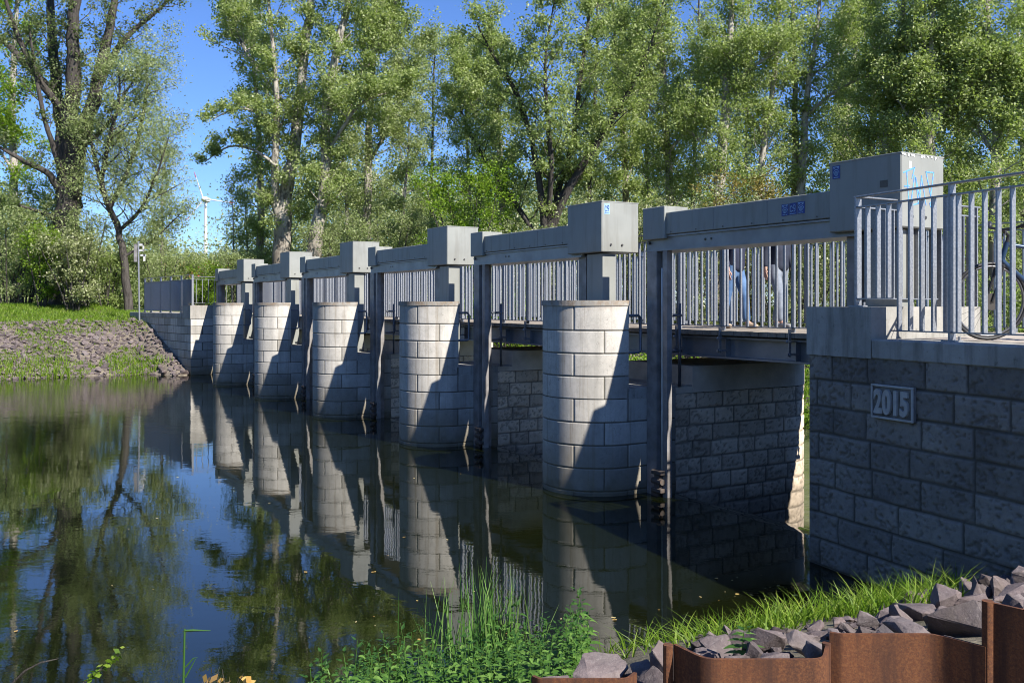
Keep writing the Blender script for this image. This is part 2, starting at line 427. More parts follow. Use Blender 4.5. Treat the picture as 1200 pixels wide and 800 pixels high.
# ------------------------------------------------------------------ piers
R = .75
PI = math.pi
NW = 'nearest', 'second nearest', 'middle', 'fourth', 'farthest'
ZC = [2.56 - .3125 * i for i in range(13)]

def nose_joints(i):
    # arc length measured from the far side start of the upper path
    L = PI * R
    return [L - 0.76, L - 1.75] if i % 2 == 0 else [L - .34, L - 1.30]

def make_pier():
    root = thing('bridge_pier', 'x', 'pier', W(0, 0, 0), ANG)
    up = path_samples([(.03, R)] + arc_pts(0, 0, R, PI / 2, 1.5 * PI, 80) + [(.03, -R)], .012)
    up2 = up.copy(); up2[:, 4] -= .03
    block_wall('nose', up2, [2.585] + ZC[1:5], nose_joints, MAT['concrete'], root, dz=.08, groove=.0054, depth=.014, smooth_path=True, seed=2, rough=.0)
    lo = path_samples([(.86, R)] + [(.0, R)] + arc_pts(0, 0, R, PI / 2, 1.5 * PI, 80)[1:] + [(.86, -R)], .012)
    lo2 = lo.copy(); lo2[:, 4] -= .86
    off = lambda i: [s for s in nose_joints(i + 4)] + [PI * R + (.5 if i % 2 else .02), -.5 if i % 2 else -.02]
    block_wall('base_wall', lo2, ZC[4:10] + [-1.2], off, MAT['concrete'], root, dz=.08, groove=.0054, depth=.014, smooth_path=True, seed=4)
    # lip slab, rear face, ledge
    m = MB(); m.prism([(.035, R + .012)] + arc_pts(0, 0, R + .012, PI / 2, 1.5 * PI, 40)[1:-1] + [(.035, -R - .012)], 2.585, 2.66)
    m.build('nose_cap', MAT['concrete'], root)
    m = MB(); m.box(-.02, .03, -R + .012, R - .012, 1.40, 2.60); m.build('nose_back', MAT['concrete'], root)
    m = MB(); m.box(.0, 1.17, -R, R, 1.312, 1.452); m.build('ledge', MAT['cast'], root)
    tl = path_samples([(.862, R), (3.18, R)][::-1] + [], .02)
    tail = path_samples(([(.862, R)] if False else []) + [(.862, -R), (3.18, -R)] + arc_pts(3.18, 0, R, -PI / 2, PI / 2, 40)[1:] + [(.862, R)], .022)
    rng = random.Random(5)
    js = []
    for i in range(16):
        q = []; s = rng.uniform(-.5, 0) + .1
        while s < 7.2: s += rng.uniform(.34, .54); q.append(s)
        js.append(q)
    zl = [1.35 - .236 * i for i in range(13)] + [-1.9]
    block_wall('tail_wall', tail, zl, lambda i: js[i], MAT['tail_stone'], root, dz=.022, groove=.0075, depth=.016, rough=.011, pits=.013, seed=11, wob=.012, smooth_path=True, zstep=.022)
    m = MB(); m.prism([(1.17, -R - .012), (3.18, -R - .012)] + arc_pts(3.18, 0, R + .012, -PI / 2, PI / 2, 30)[1:-1] + [(3.18, R + .012), (1.17, R + .012)], 1.345, 1.72)
    m.box(.862, 1.17, -R - .006, R + .006, 1.345, 1.43)
    m.build('tail_cap', MAT['tail_cast'], root)
    m = MB()
    for sg in (-1,):
        m.tube([(.02, sg * (R - .05), 2.45), (.24, sg * (R - .05), 2.45), (.27, sg * (R - .05), 2.42), (.27, sg * (R - .05), 1.97), (.24, sg * (R - .05), 1.94), (.02, sg * (R - .05), 1.94)], .021, 8)
    m.build('grab_rail', MAT['rail_dark'], root, True)
    m = MB()
    m.tube([(.72, -R - .02, 2.45), (.95, -R - .02, 2.45)], .022, 8); m.tube([(.72, -R - .02, 1.95), (.95, -R - .02, 1.95)], .022, 8)
    m.tube([(.92, -R - .02, 2.62), (.92, -R - .02, 1.44)], .022, 8)
    m.build('grab_rail', MAT['rail_dark'], root, True)
    return root
pier0 = make_pier()
piers = [pier0] + [copy_tree(pier0) for _ in range(4)]
PL = ['nearest round-nosed concrete pier, biggest of the five, with a sunlit face and long diagonal shadow',
      'second nearest round-nosed concrete pier, next behind the biggest one',
      'middle one of the five round-nosed concrete piers standing in the water',
      'small round-nosed concrete pier just nearer than the farthest one',
      'farthest and smallest round-nosed concrete pier, beside the far abutment']
for k, o in enumerate(piers):
    o.location = W(0, SP * k, 0); tag(o, PL[k], 'pier', 'round-nosed weir piers')

# ------------------------------------------------------------------ gate frames
def sticker(m_bg, m_ink, root_obj, origin, ex, ez, nrm, w, h, kind):
    """blue square sticker with a small round-faced emblem; origin is the lower left corner"""
    ex, ez, nrm = map(np.array, (ex, ez, nrm)); o = np.array(origin)
    def quad(mb, x0, x1, z0, z1, d0, d1):
        c = [o + ex * x + ez * z + nrm * d for d in (d0, d1) for x, z in ((x0, z0), (x1, z0), (x1, z1), (x0, z1))]
        mb.add(c, [(3, 2, 1, 0), (4, 5, 6, 7), (0, 1, 5, 4), (1, 2, 6, 5), (2, 3, 7, 6), (3, 0, 4, 7)])
    def line(mb, pts, wd):
        for a, b in zip(pts[:-1], pts[1:]):
            a = np.array(a, float); b = np.array(b, float); d = b - a; L = np.linalg.norm(d); d /= L; n = np.array((-d[1], d[0])) * wd / 2
            q = [a - n - d * wd * .3, b - n + d * wd * .3, b + n + d * wd * .3, a + n - d * wd * .3]
            c = [o + ex * p[0] * w + ez * p[1] * h + nrm * dd for dd in (.004, .0055) for p in q]
            mb.add(c, [(3, 2, 1, 0), (4, 5, 6, 7), (0, 1, 5, 4), (1, 2, 6, 5), (2, 3, 7, 6), (3, 0, 4, 7)])
    b = MB(); quad(b, 0, w, 0, h, .0015, .0035); s = b.build('sticker', m_bg, root_obj)
    k = MB()
    el = lambda cx, cy, rx, ry, a0=0, a1=360, n=14: [(cx + rx * math.cos(math.radians(a0 + (a1 - a0) * i / n)), cy + ry * math.sin(math.radians(a0 + (a1 - a0) * i / n))) for i in range(n + 1)]
    if kind == 'ring':
        line(k, el(.5, .40, .22, .15), .07); line(k, el(.5, .40, .09, .06), .08)
        line(k, el(.5, .36, .40, .34, 15, 165), .06)
        for x in (.14, .3, .46, .62, .78): line(k, [(x, .90), (x + .09, .90)], .07)
        line(k, [(.2, .76), (.2, .84), (.34, .80)], .05); line(k, [(.8, .76), (.8, .84), (.66, .80)], .05)
        for x in (.2, .42, .64): line(k, [(x, .1), (x + .14, .1)], .05)
    else:
        line(k, el(.26, .5, .14, .26, 40, 320), .07); line(k, el(.70, .66, .14, .16), .07)
        line(k, [(.84, .62), (.80, .36), (.62, .28)], .06); line(k, [(.44, .62), (.54, .62)], .07); line(k, [(.44, .34), (.52, .34)], .07)
        line(k, [(.1, .1), (.9, .1)], .04)
    k.build('print', m_ink, s)

BX0, BX1, BV0, BV1, BZ0, BZ1 = .22, 1.12, .285, .975, 3.38, 4.13
def make_frame(label, far_u, first):
    root = thing('weir_gate_frame', label, 'gate frame', (0, 0, 0), ANG, 'steel gate frames above the weir bays')
    m = MB(); m.box(BV0, BV1, BX0, BX1, BZ0, BZ1, .012)
    box = m.build('drive_box', MAT['sheet'], root)
    m = MB()                                                       # lid fold and fixing bolts
    for vv in (.45, .66): m.tube([(vv, BX0 - .014, 3.49), (vv, BX0 + .01, 3.49)], .017, 8)
    m.build('bolt', MAT['bolt'], box)
    for a_ in ((BV0 - .004, BV1 + .004, BX0 - .004, BX1 + .004, BZ1 - .012, BZ1 + .006),):
        m = MB(); m.box(*a_, .003); m.build('lid', MAT['sheet'], box)
    e = far_u
    m = MB()                                                       # I beam
    m.box(.335, .87, BX1 - .3, e - .73, 3.33, 3.352); m.box(.335, .87, BX1 - .3, e - .73, 3.515, 3.537); m.box(.36, .40, BX1 - .3, e - .732, 3.352, 3.515)
    m.box(.80, .83, BX1 - .3, e - .732, 3.352, 3.515)
    beam = m.build('beam', MAT['beam'], root)
    m = MB()
    mid = (BX1 + e) / 2
    for q in (mid - .05, mid + .06): m.tube([(.352, q, 3.44), (.372, q, 3.44)], .016, 8)
    m.tube([(.326, e - .80, 3.45), (.37, e - .80, 3.45)], .022, 8)
    m.build('bolt', MAT['bolt'], beam)
    m = MB(); m.box(.325, .70, BX1 - .1, e - 1.17, 3.545, 3.84, .008); cv = m.build('beam_cover', MAT['sheet'], root)
    for uu in (BX1 + (e - 1.18 - BX1) * .34, BX1 + (e - 1.18 - BX1) * .67):
        m = MB(); m.box(.3225, .327, uu - .0035, uu + .0035, 3.548, 3.838); m.build('seam', MAT['steel_dark'], cv)
    for q in range(6):
        uu = BX1 + .2 + (e - 1.18 - BX1 - .3) * q / 5; m = MB(); m.tube([(.318, uu, 3.575), (.327, uu, 3.575)], .009, 6); m.build('screw', MAT['bolt'], cv)
    m = MB(); m.box(.295, .715, e - 1.18, e - .72, 3.49, 3.93, .008); m.build('end_cover', MAT['sheet'], root)
    z0 = 2.57 if first else 1.40
    m = MB(); m.box(.36, .60, .30, .70, z0, 3.36); m.build('support_post', MAT['sheet'], root)
    m = MB(); m.box(.64, .665, .62, .98, -.9, 3.33); m.box(.40, .43, .78, .98, -.9, 3.33); m.build('guide_post', MAT['steel_dark'], root)
    b = e
    m = MB(); m.box(.335, .60, b - .97, b - .765, -.9, 3.328); m.build('guide_post', MAT['steel_dark'], root)
    m = MB(); m.box(.335, .42, b - 1.19, b - 1.10, -.9, 3.328); m.box(.42, .44, b - 1.14, b - .98, -.9, 3.328); m.build('guide_rail', MAT['steel_dark'], root)
    m = MB(); m.tube([(.39, b - 1.035, .3), (.385, b - 1.04, 1.2), (.395, b - 1.03, 2.2), (.385, b - 1.04, 3.1)], .022, 8); m.build('hose', MAT['hose'], root, True)
    m = MB(); m.box(.25, .335, b - 1.16, b - .95, .30, .36, .01); m.box(.25, .335, b - 1.16, b - .95, .06, .12, .01); m.box(.27, .335, b - 1.10, b - 1.0, .12, .30)
    m.tube([(.29, b - 1.15, .21), (.29, b - .95, .21)], .042, 12); m.box(.30, .335, b - 1.05, b - .9, -.3, .06)
    m.build('roller_bracket', MAT['rustdark'], root)
    return root, box
MAT['rustdark'] = simple('dark_rusty_iron', (.075, .068, .062), .8, .1, (.10, .07, .052), 20)
FL = ['nearest steel gate frame with graffiti on its drive box, ending at the 2015 abutment',
      'steel gate frame whose drive box stands over the nearest pier, with one pale sticker',
      'steel gate frame whose drive box stands over the second nearest pier',
      'steel gate frame whose drive box stands over the middle pier',
      'small steel gate frame between the fourth and the farthest pier',
      'farthest and smallest steel gate frame, ending on the far abutment']
for k in range(6):
    r, box = make_frame(FL[k], SP, k == 0)
    r.location = W(0, SP * (k - 1), 0)
    if k == 0:
        bc = [c for c in r.children if c.name.startswith('beam_cover')][0]
        for i, kind in enumerate(('ring', 'text', 'ring')):
            u0 = 1.83 - i * .118                  # reads from far to near = left to right
            sticker(MAT['sticker'], MAT['sticker_ink'], bc, (.325, u0, 3.62 + .004 * i), (0, -1, 0), (0, 0, 1), (-1, 0, 0), .105, .135, kind)
        sticker(MAT['sticker'], MAT['sticker_ink'], box, (BV0, BX1 - .05, 3.955), (0, -1, 0), (0, 0, 1), (-1, 0, 0), .10, .14, 'ring')
        m = MB(); m.box(BV0 - .004, BV0 + .001, BX0 + .16, BX0 + .25, 3.80, 3.87); m.build('sticker', MAT['bolt'], box)
        # spray tag on the sunny side of the box
        m = MB()
        def stroke(pts, r=.0065):
            pts = [(BV0 + .02 + x * .62, BX0 - .001, 3.60 + z * .40) for x, z in pts]
            for a, b in zip(pts[:-1], pts[1:]): 
                a = np.array(a); b = np.array(b); d = (b - a) / np.linalg.norm(b - a); n = np.array((-d[2], 0, d[0])) * r
                q = [a - n - d * r, b - n + d * r, b + n + d * r, a + n - d * r]
                m.add([p + np.array((0, dd, 0)) for dd in (0, -.002) for p in q], [(3, 2, 1, 0), (4, 5, 6, 7), (0, 1, 5, 4), (1, 2, 6, 5), (2, 3, 7, 6), (3, 0, 4, 7)])
        stroke([(.02, .82), (.30, .97)]); stroke([(.10, .85), (.16, .02)]); stroke([(.05, .48), (.17, .50)])
        stroke([(.30, .97), (.24, .70)]); stroke([(.30, .76), (.20, .0), (.40, .08), (.33, .72), (.44, .22), (.48, .78)])
        stroke([(.48, .78), (.60, .05)], .0045)
        stroke([(.60, .90), (.80, .90), (.72, .30), (.60, .90)]); stroke([(.70, .10), (.75, .15), (.78, .06), (.72, .02), (.70, .10)])
        m.build('graffiti', MAT['spray'], box)
        m = MB()
        rg = random.Random(3)
        for i in range(15):
            x = rg.uniform(0, .66); w_ = rg.uniform(.006, .03); m.box(BV0 + x, BV0 + x + w_, BX0 - .0055, BX0 - .0045, 4.122 - rg.uniform(.006, .03), 4.122)
        m.box(BV0 + .12, BV0 + .16, BX0 - .002, BX0 - .001, 3.98, 4.05)
        m.build('paint_scuff', MAT['scuff'], box)
    if k == 1:
        sticker(MAT['sticker_ink'], MAT['sticker'], box, (BV0 + .045, BX0, 3.94), (1, 0, 0), (0, 0, 1), (0, -1, 0), .10, .155, 'text')

# ------------------------------------------------------------------ abutments
def wing_frame(c, d):
    c = np.array(c, float); d = np.array(d, float); d /= np.linalg.norm(d)
    return c, d
NC, ND = wing_frame((-.44, -4.30), (-.138, -.990)); NN = np.array((ND[1], -ND[0]))      # outward (towards the water)
def nw(t, off, z): 
    p = NC + ND * t + NN * off; return (p[0], p[1], z)

def mapbox(mb, fn, x0, x1, y0, y1, z0, z1, b=0.0):
    q = MB().box(x0, x1, y0, y1, z0, z1, b); mb.add([fn(*p) for p in q.v], q.f); return mb

ab = thing('weir_abutment', 'near abutment of rough grey stone blocks with a 2015 plaque', 'abutment', W(0, 0, 0), ANG)
pth = path_samples([(4.6, -4.30), tuple(NC), tuple(NC + ND * 4.6)], .0125)
Lb = 4.6 + .44
rng = random.Random(12)
zl = [2.12 - .2645 * i for i in range(12)] + [-1.6]
njs = []
for i in range(13):
    q = []; s = -1 + rng.uniform(0, .5)
    while s < Lb - .1: q.append(s); s += rng.uniform(.4, .6)
    s = Lb + (.12 if i % 2 else .30) * rng.uniform(.8, 1.4)
    while s < Lb + 5: q.append(s); s += rng.uniform(.42, .70)
    njs.append(q)
block_wall('wall', pth, zl, lambda i: njs[i], MAT['stone'], ab, groove=.007, depth=.014, rough=.010, pits=.012, seed=21, wob=.012, zstep=.0125)
m = MB()
mapbox(m, nw, .852, 4.7, -.50, .02, 2.10, 2.28, .012)
m.build('coping', MAT['cast'], ab)
m = MB()
A_ = NC + NN * .02 - ND * .0; B_ = NC + ND * .85 + NN * .02
m.prism([(A_[0], -4.28), (B_[0], B_[1]), (1.12, B_[1] + .0), (1.12, -4.28)], 2.10, 2.58)
m.build('plinth', MAT['cast'], ab)
m = MB(); m.box(1.125, 4.6, -4.75, -4.29, 1.60, 2.06); m.build('bearing_shelf', MAT['cast'], ab)
# date plaque
def plate(t, off, z): return nw(t, off, z)
m = MB(); mapbox(m, plate, .88, 1.37, .0, .035, 1.565, 1.875, .006); pl = m.build('date_plaque', MAT['cast_dark'], ab)
m = MB()
for a_ in ((.88, 1.37, 1.855, 1.875), (.88, 1.37, 1.565, 1.585), (.88, .90, 1.585, 1.855), (1.35, 1.37, 1.585, 1.855)):
    mapbox(m, plate, a_[0], a_[1], .034, .052, a_[2], a_[3], .003)
m.build('frame', MAT['cast_light'], pl)
fc = bpy.data.curves.new('numerals', 'FONT'); fc.body = '2015'; fc.size = .30; fc.extrude = .014; fc.offset = .013; fc.align_x = 'CENTER'; fc.space_character = 1.06
fo = bpy.data.objects.new('numerals', fc); COL.objects.link(fo)
dg = bpy.context.evaluated_depsgraph_get(); me = bpy.data.meshes.new_from_object(fo.evaluated_get(dg))
xs = [q.co.x for q in me.vertices]; ys = [q.co.y for q in me.vertices]; cx = (min(xs) + max(xs)) / 2; cy = (min(ys) + max(ys)) / 2
sx = .40 / (max(xs) - min(xs)); sy = .225 / (max(ys) - min(ys))
for q in me.vertices: q.co = plate(1.125 + (q.co.x - cx) * sx, .048 + q.co.z, 1.72 + (q.co.y - cy) * sy)
bpy.data.objects.remove(fo); me.polygons.foreach_set('use_smooth', [False] * len(me.polygons)); bm_ = bmesh.new(); bm_.from_mesh(me); bmesh.ops.remove_doubles(bm_, verts=bm_.verts, dist=1e-5); bmesh.ops.recalc_face_normals(bm_, faces=bm_.faces); bm_.to_mesh(me); bm_.free(); me.materials.clear(); me.materials.append(MAT['cast_light'])
no = bpy.data.objects.new('numerals', me); COL.objects.link(no); no.parent = pl

FC, FD = np.array((-.59, 24.5)), np.array((-.116, .993)); FD = FD / np.linalg.norm(FD); FN = np.array((-FD[1], FD[0]))
def fw(t, off, z): p = FC + FD * t + FN * off; return (p[0], p[1], z)
fb = thing('weir_abutment', 'far abutment of smooth pale blocks at the riprap bank, with a sunlit corner', 'abutment', W(0, 0, 0), ANG)
pth = path_samples([tuple(FC + FD * 8.0), tuple(FC), (4.6, 24.5)], .03)
def fj(i): return [8.0 - (.38 if i % 2 else .75) - .8 * q for q in range(11)] + [8.0 + (.42 if i % 2 else .80) + .8 * q for q in range(6)]
block_wall('wall', pth, [2.10 - .3 * i for i in range(9)] + [-1.5], fj, MAT['concrete'], fb, dz=.08, groove=.0075, depth=.014, seed=33)
m = MB(); mapbox(m, fw, .902, 8.0, -.5, .02, 2.08, 2.28, .012); m.build('coping', MAT['cast'], fb)
m = MB(); B_ = FC + FD * .9 + FN * .02
m.prism([(FC[0] - .02, 24.48), (1.12, 24.48), (1.12, B_[1]), (B_[0], B_[1])], 2.08, 2.58); m.build('plinth', MAT['concrete'], fb)
m = MB(); m.box(1.125, 4.6, 24.49, 24.95, 1.60, 2.06); m.build('bearing_shelf', MAT['cast'], fb)

# ------------------------------------------------------------------ footbridge
br = thing('footbridge', 'narrow footbridge with plank deck and grey picket railings behind the gate frames', 'footbridge', W(0, 0, 0), ANG)
U0, U1 = -4.70, 24.9
VR0, VR1 = 1.10, 3.75
m = MB(); u = U0
rg = random.Random(1)
while u < U1 - .1:
    m.box(VR0 - .045 - rg.uniform(0, .012), VR1 + .06, u, u + .142, 2.185, 2.245 + rg.uniform(-.003, .003)); u += .150
m.build('deck', MAT['plank'], br)
for vv in (VR0 + .14, VR1 - .14):
    m = MB(); m.box(vv - .11, vv + .11, U0, U1, 2.135, 2.16); m.box(vv - .11, vv + .11, U0, U1, 1.865, 1.89); m.box(vv - .012, vv + .012, U0, U1, 1.89, 2.135)
    for k in range(-1, 6):
        for du in (-.57, -1.46, -2.69, -3.92):
            uu = SP * k + du
            if U0 < uu < U1: m.box(vv - .10, vv - .012, uu - .006, uu + .006, 1.89, 2.135) if vv < 2 else None
    m.build('girder', MAT['girder'], br)
m = MB(); u = U0 + .6
while u < U1: m.box(VR0 + .15, VR1 - .15, u - .04, u + .04, 1.98, 2.12); u += 1.26
m.build('cross_beam', MAT['girder'], br)
posts_u = [q for k in range(-1, 7) for q in (SP * k - .57, SP * k - 1.46, SP * k - 2.69, SP * k - 3.92) if U0 + .45 < q < U1 - .4]
posts_u = sorted(posts_u + [U0 + .42, U1 - .42])
ZT, ZS, ZB = 3.65, 3.545, 2.315
pm = MB(); pm.box(-.035, .035, -.008, .008, 2.25, ZT - .006); pm.box(-.085, -.046, -.008, .008, 1.95, 2.30); pm.box(-.06, .02, -.008, .008, 2.26, 2.30)
pm.box(-.09, .06, -.035, .035, 2.136, 2.15); pm.box(-.09, .06, -.03, .03, 1.965, 1.99); pm.tube([(-.115, 0, 1.977), (-.07, 0, 1.977)], .02, 8); pm.tube([(-.10, .02, 2.13), (-.08, .02, 2.16)], .014, 6)
def make_rail(vv, sgn):
    ro = bpy.data.objects.new('railing', None); COL.objects.link(ro); ro.parent = br; ro.location = (vv, 0, 0)
    p0 = None
    for q in posts_u:
        if p0 is None: p0 = pm.build('post', MAT['galv'], ro); o = p0
        else: o = p0.copy(); COL.objects.link(o); o.parent = ro
        o.location = (0, q, 0); o.rotation_euler = (0, 0, 0 if sgn < 0 else PI)
    m = MB(); m.box(-.028, .028, U0 + .4, U1 - .4, ZT - .006, ZT + .008); m.build('handrail', MAT['galv'], ro)
    m = MB(); m.box(-.022, .022, U0 + .4, U1 - .4, ZS, ZS + .012); m.box(-.022, .022, U0 + .4, U1 - .4, ZB - .012, ZB); 
    m.build('rail', MAT['galv'], ro)
    m = MB(); u = U0 + .52
    while u < U1 - .45:
        if min(abs(u - q) for q in posts_u) > .03: m.box(-.021, .021, u - .005, u + .005, ZB, ZS)
        u += .126
    m.build('bars', MAT['galv'], ro)
make_rail(VR0, -1); make_rail(VR1, 1)

# ------------------------------------------------------------------ abutment railings
def railing(label, start, end, posts, zb_fn, ztop, zsec, spacing, group=None, low=2.365, post_base=2.28, first_bar=.1):
    s = np.array(start); e = np.array(end); L = np.linalg.norm(e - s); d = (e - s) / L
    a = math.atan2(d[1], d[0])
    w0 = W(s[0], s[1], 0)
    r = thing('picket_railing', label, 'railing', w0, ANG + a, group)
    r_posts = posts
    for q in posts:
        zb = zb_fn(q)[0]
        m = MB(); m.box(q - .009, q + .009, -.037, .037, zb, ztop - .006); m.box(q - .075, q + .075, -.05, .05, zb, zb + .014)
        for bx in (-.05, .05): m.tube([(q + bx, .03, zb + .01), (q + bx, .03, zb + .045)], .012, 6)
        m.build('post', MAT['galv'], r)
    m = MB(); m.box(-.03, L + .03, -.03, .03, ztop - .006, ztop + .010, .003); m.build('handrail', MAT['galv'], r)
    m = MB(); m.box(-.02, L + .02, -.024, .024, zsec, zsec + .014)
    m.build('rail', MAT['galv'], r)
    segs = []; x = 0; 
    xs = np.arange(0, L + .001, .01); cur = None
    for xq in xs:
        z = zb_fn(xq)[1]
        if cur is None or abs(z - cur[2]) > .01: cur = [xq, xq, z]; segs.append(cur)
        cur[1] = xq
    m = MB()
    for a0, a1, z in segs: m.box(a0 - .01, a1 + .01, -.022, .022, z - .012, z)
    m.build('lower_rail', MAT['galv'], r)
    x = first_bar; bars = {}
    while x < L - .04:
        if min(abs(x - q) for q in posts) > .05:
            zb = zb_fn(x)[1]
            if zb not in bars:
                m = MB(); m.box(-.007, .007, -.027, .027, zb, zsec); bars[zb] = m.build('bar', MAT['galv'], r); o = bars[zb]
            else: o = bars[zb].copy(); COL.objects.link(o); o.parent = r
            o.location = (x, 0, 0)
        x += spacing
    return r
nb = lambda t: tuple((NC + ND * t - NN * .22))
t0 = .4355
railing('grey picket railing in front of the bicycle on the near abutment coping', nb(t0), nb(4.6), [0, 1.546 - t0, 2.80 - t0, 4.05 - t0],
        lambda q: (2.58, 2.665) if q < .885 - t0 else (2.28, 2.365), 3.65, 3.545, .131, first_bar=.131)
p1 = np.array(nb(t0)); 
railing('short picket railing turning from the near abutment corner towards the deck', tuple(p1 + np.array((.03, 0))), (p1[0] + 1.93, p1[1]), [1.86],
        lambda q: (2.58, 2.665) if q < 1.2 else (2.28, 2.365), 3.65, 3.545, .128)
ne = np.array((VR1, U0 + .4)); 
railing('picket railing along the downstream side of the path behind the bicycle', (VR1 + .02, U0 + .36), (VR1 + .4, U0 - 4.2), [.05, 1.5, 3.0, 4.4], lambda q: (2.28, 2.365), 3.65, 3.545, .128)
fbp = lambda t: tuple((FC + FD * t - FN * .22))
railing('dark picket railing seen end on along the far abutment wing wall', fbp(.45), fbp(6.6), [0, 1.3, 2.6, 3.9, 5.2, 6.1], lambda q: (2.58, 2.665) if q < .45 else (2.28, 2.365), 3.72, 3.545, .128)
q1 = np.array(fbp(.45))
railing('small grey picket railing between the far wing wall and the last gate frame', tuple(q1 + np.array((.03, 0))), (VR0, q1[1]), [.85, 1.60], lambda q: (2.58, 2.665) if q < 1.2 else (2.28, 2.365), 3.65, 3.545, .22)
# ------------------------------------------------------------------ terrain and water
def sm(x, a, b):
    t = np.clip((x - a) / (b - a), 0, 1); return t * t * (3 - 2 * t)
def uL(v): return 25.9 - 1.4 * sm(v, -2, -1) - 9.5 * sm(v, 4.6, 19) 
def uR(v): return -5.5 + .3 * np.sin(v * .9) * (v < -2) 
def ground(u, v, x, y):
    nz = (fbm(x * .55, y * .55, 5, 4) - .5) * .22 + (fbm(x * 2.3, y * 2.3, 8, 3) - .5) * .07
    # left bank
    d = u - uL(v)
    zl = np.where(d < 0, d * .5, np.minimum(d * .36, 1.8) + np.clip(d - 5, 0, 7) * .105) + nz * sm(d, -1, 1)
    zl = np.clip(zl, -1.9, 3.2)
    dn = v - 4.7
    zdn = np.clip(-.95 + d * .45, -2.4, 2.25)
    land_l = 2.22
    behind_l = (u > 24.75) & (v > (-.59 - .117 * (u - 24.5)) + .22)
    zL = np.where(behind_l, land_l, zl)
    zL = np.where((v > 4.7), np.where(u > 24.75, np.minimum(land_l, np.maximum(zdn, -2)), zdn), zL)
    zL = np.where((v <= 4.7) & (v > -.6) & (u <= 24.75), -2.0, zL)
    zL = np.where((u > 31) & (v > -1.5), np.maximum(zL, np.minimum(2.3, 1.2 + .0 * u + 1.1 * sm(v, -1.5, .3))), zL)
    # near bank
    e = uR(v) - u
    zr = np.where(e < 0, e * .45, np.minimum(e * .345, 1.2) + np.clip(e - 3.5, 0, 10) * .08) + nz * .5 * sm(e, -.5, .6)
    zr = np.clip(zr, -1.9, 2.2)
    vw = -.44 - .1394 * (-4.3 - u)
    beh = (u < -4.45) & (v > vw + .24)
    zR = np.where(beh, 2.22, zr)
    zR = np.where((u < -8.8) & (v > vw - 1.5), np.maximum(zR, zr + (2.22 - zr) * sm(v, vw - 1.2, vw)), zR)
    zR = np.where((v > 4.7), np.where(u > -4.45, np.clip(-.95 + (-4.6 - u) * .45, -2.4, 2.2), np.minimum(2.22, 2.22)), zR)
    zR = np.where((v <= 4.7) & (v > -.5) & (u > -4.45), -2.0, zR)
    # in front of the sheet piles the ground is lower
    heap = 1.03 - .26 * (y - 3.8) + .15 * (x - .9) + nz * .3
    zR = np.where((v < vw + .05) & (u < -5), np.maximum(zR, zR + np.clip(heap - zR, 0, 1) * sm(x, .25, .7) * (1 - sm(y, 5.4, 6.6))), zR)
    cut = (y < 3.69) & (y > -3) & (x > .06) & (x < 3.2)
    zR = np.where(cut, np.minimum(zR, .72), zR)
    z = np.maximum(zL, zR)
    return z
def gz(x, y):
    u, v = uv_of(x, y)
    return float(ground(np.array([u]), np.array([v]), np.array([x]), np.array([y]))[0])
def lines(spec):
    out = []
    for a, b, st in spec: out += list(np.arange(a, b - 1e-6, st))
    return np.array(out + [spec[-1][1]])
us = lines([(-400, -60, 40), (-60, -20, 5), (-20, -12, 1), (-12, -3.5, .16), (-3.5, 14, 1.2), (14, 24, .6), (24, 37, .22), (37, 60, 1.0), (60, 120, 5), (120, 900, 60)])
vs = lines([(-400, -60, 40), (-60, -24, 3), (-24, -9.5, .6), (-9.5, 1.0, .16), (1.0, 5.6, .3), (5.6, 40, 1.0), (40, 100, 5), (100, 900, 60)])
UU, VV = np.meshgrid(us, vs)
XX = C1[0] + BV[0] * VV + AU[0] * UU; YY = C1[1] + BV[1] * VV + AU[1] * UU
ZZ = ground(UU, VV, XX, YY)
n, m_ = len(us), len(vs)
idx = np.arange(n * m_).reshape(m_, n)
Q = np.stack([idx[:-1, :-1], idx[1:, :-1], idx[1:, 1:], idx[:-1, 1:]], -1).reshape(-1, 4)
dL = UU - uL(VV)
bare = np.where((dL > -2) & (VV < 0), 1 - sm(dL, 4.2, 5.6), 0.0)
bare = np.maximum(bare, ((UU < -5.5) & (UU > -12) & (VV < 2)) * (1 - sm(-5.5 - UU, .2, .4) * 0) * .8)
bare = np.maximum(bare, (VV > 4) & (ZZ < 1.4))
g = np_mesh('ground', np.stack([XX, YY, ZZ], -1).reshape(-1, 3), Q[:, ::-1] if False else Q[:, [0, 3, 2, 1]], MAT['ground'], {'bare': ('POINT', bare.ravel().astype(float))}, True)
tag(g, None, None, None, 'structure')
me = g.data
# water sheet: level upstream, runs down a smooth chute through the bays
us = lines([(-30, -8, 4), (-8, 26, .4), (26, 42, 2)]); vs = lines([(-140, -20, 10), (-20, -6, 1.4), (-6, .4, .32), (.4, 4.4, .1), (4.4, 12, .4), (12, 40, 2), (40, 120, 10)])
UU, VV = np.meshgrid(us, vs)
XX = C1[0] + BV[0] * VV + AU[0] * UU; YY = C1[1] + BV[1] * VV + AU[1] * UU
ZZ = np.interp(VV, [-200, .55, .8, 1.2, 1.8, 2.3, 3.05, 3.6, 4.2, 200], [0, 0, -.05, -.17, -.42, -.60, -.85, -.95, -.98, -.98])
ZZ = ZZ + sm(VV, 3.0, 4.5) * (fbm(XX * 2.2, YY * 2.2, 3, 4) - .5) * .16
idx = np.arange(len(us) * len(vs)).reshape(len(vs), len(us))
Q = np.stack([idx[:-1, :-1], idx[:-1, 1:], idx[1:, 1:], idx[1:, :-1]], -1).reshape(-1, 4)
far = sm(UU, 2, 24)
rip = .055 + .16 * far * sm(-VV, -1, 4) + 2.2 * sm(VV, 3.2, 4.6)
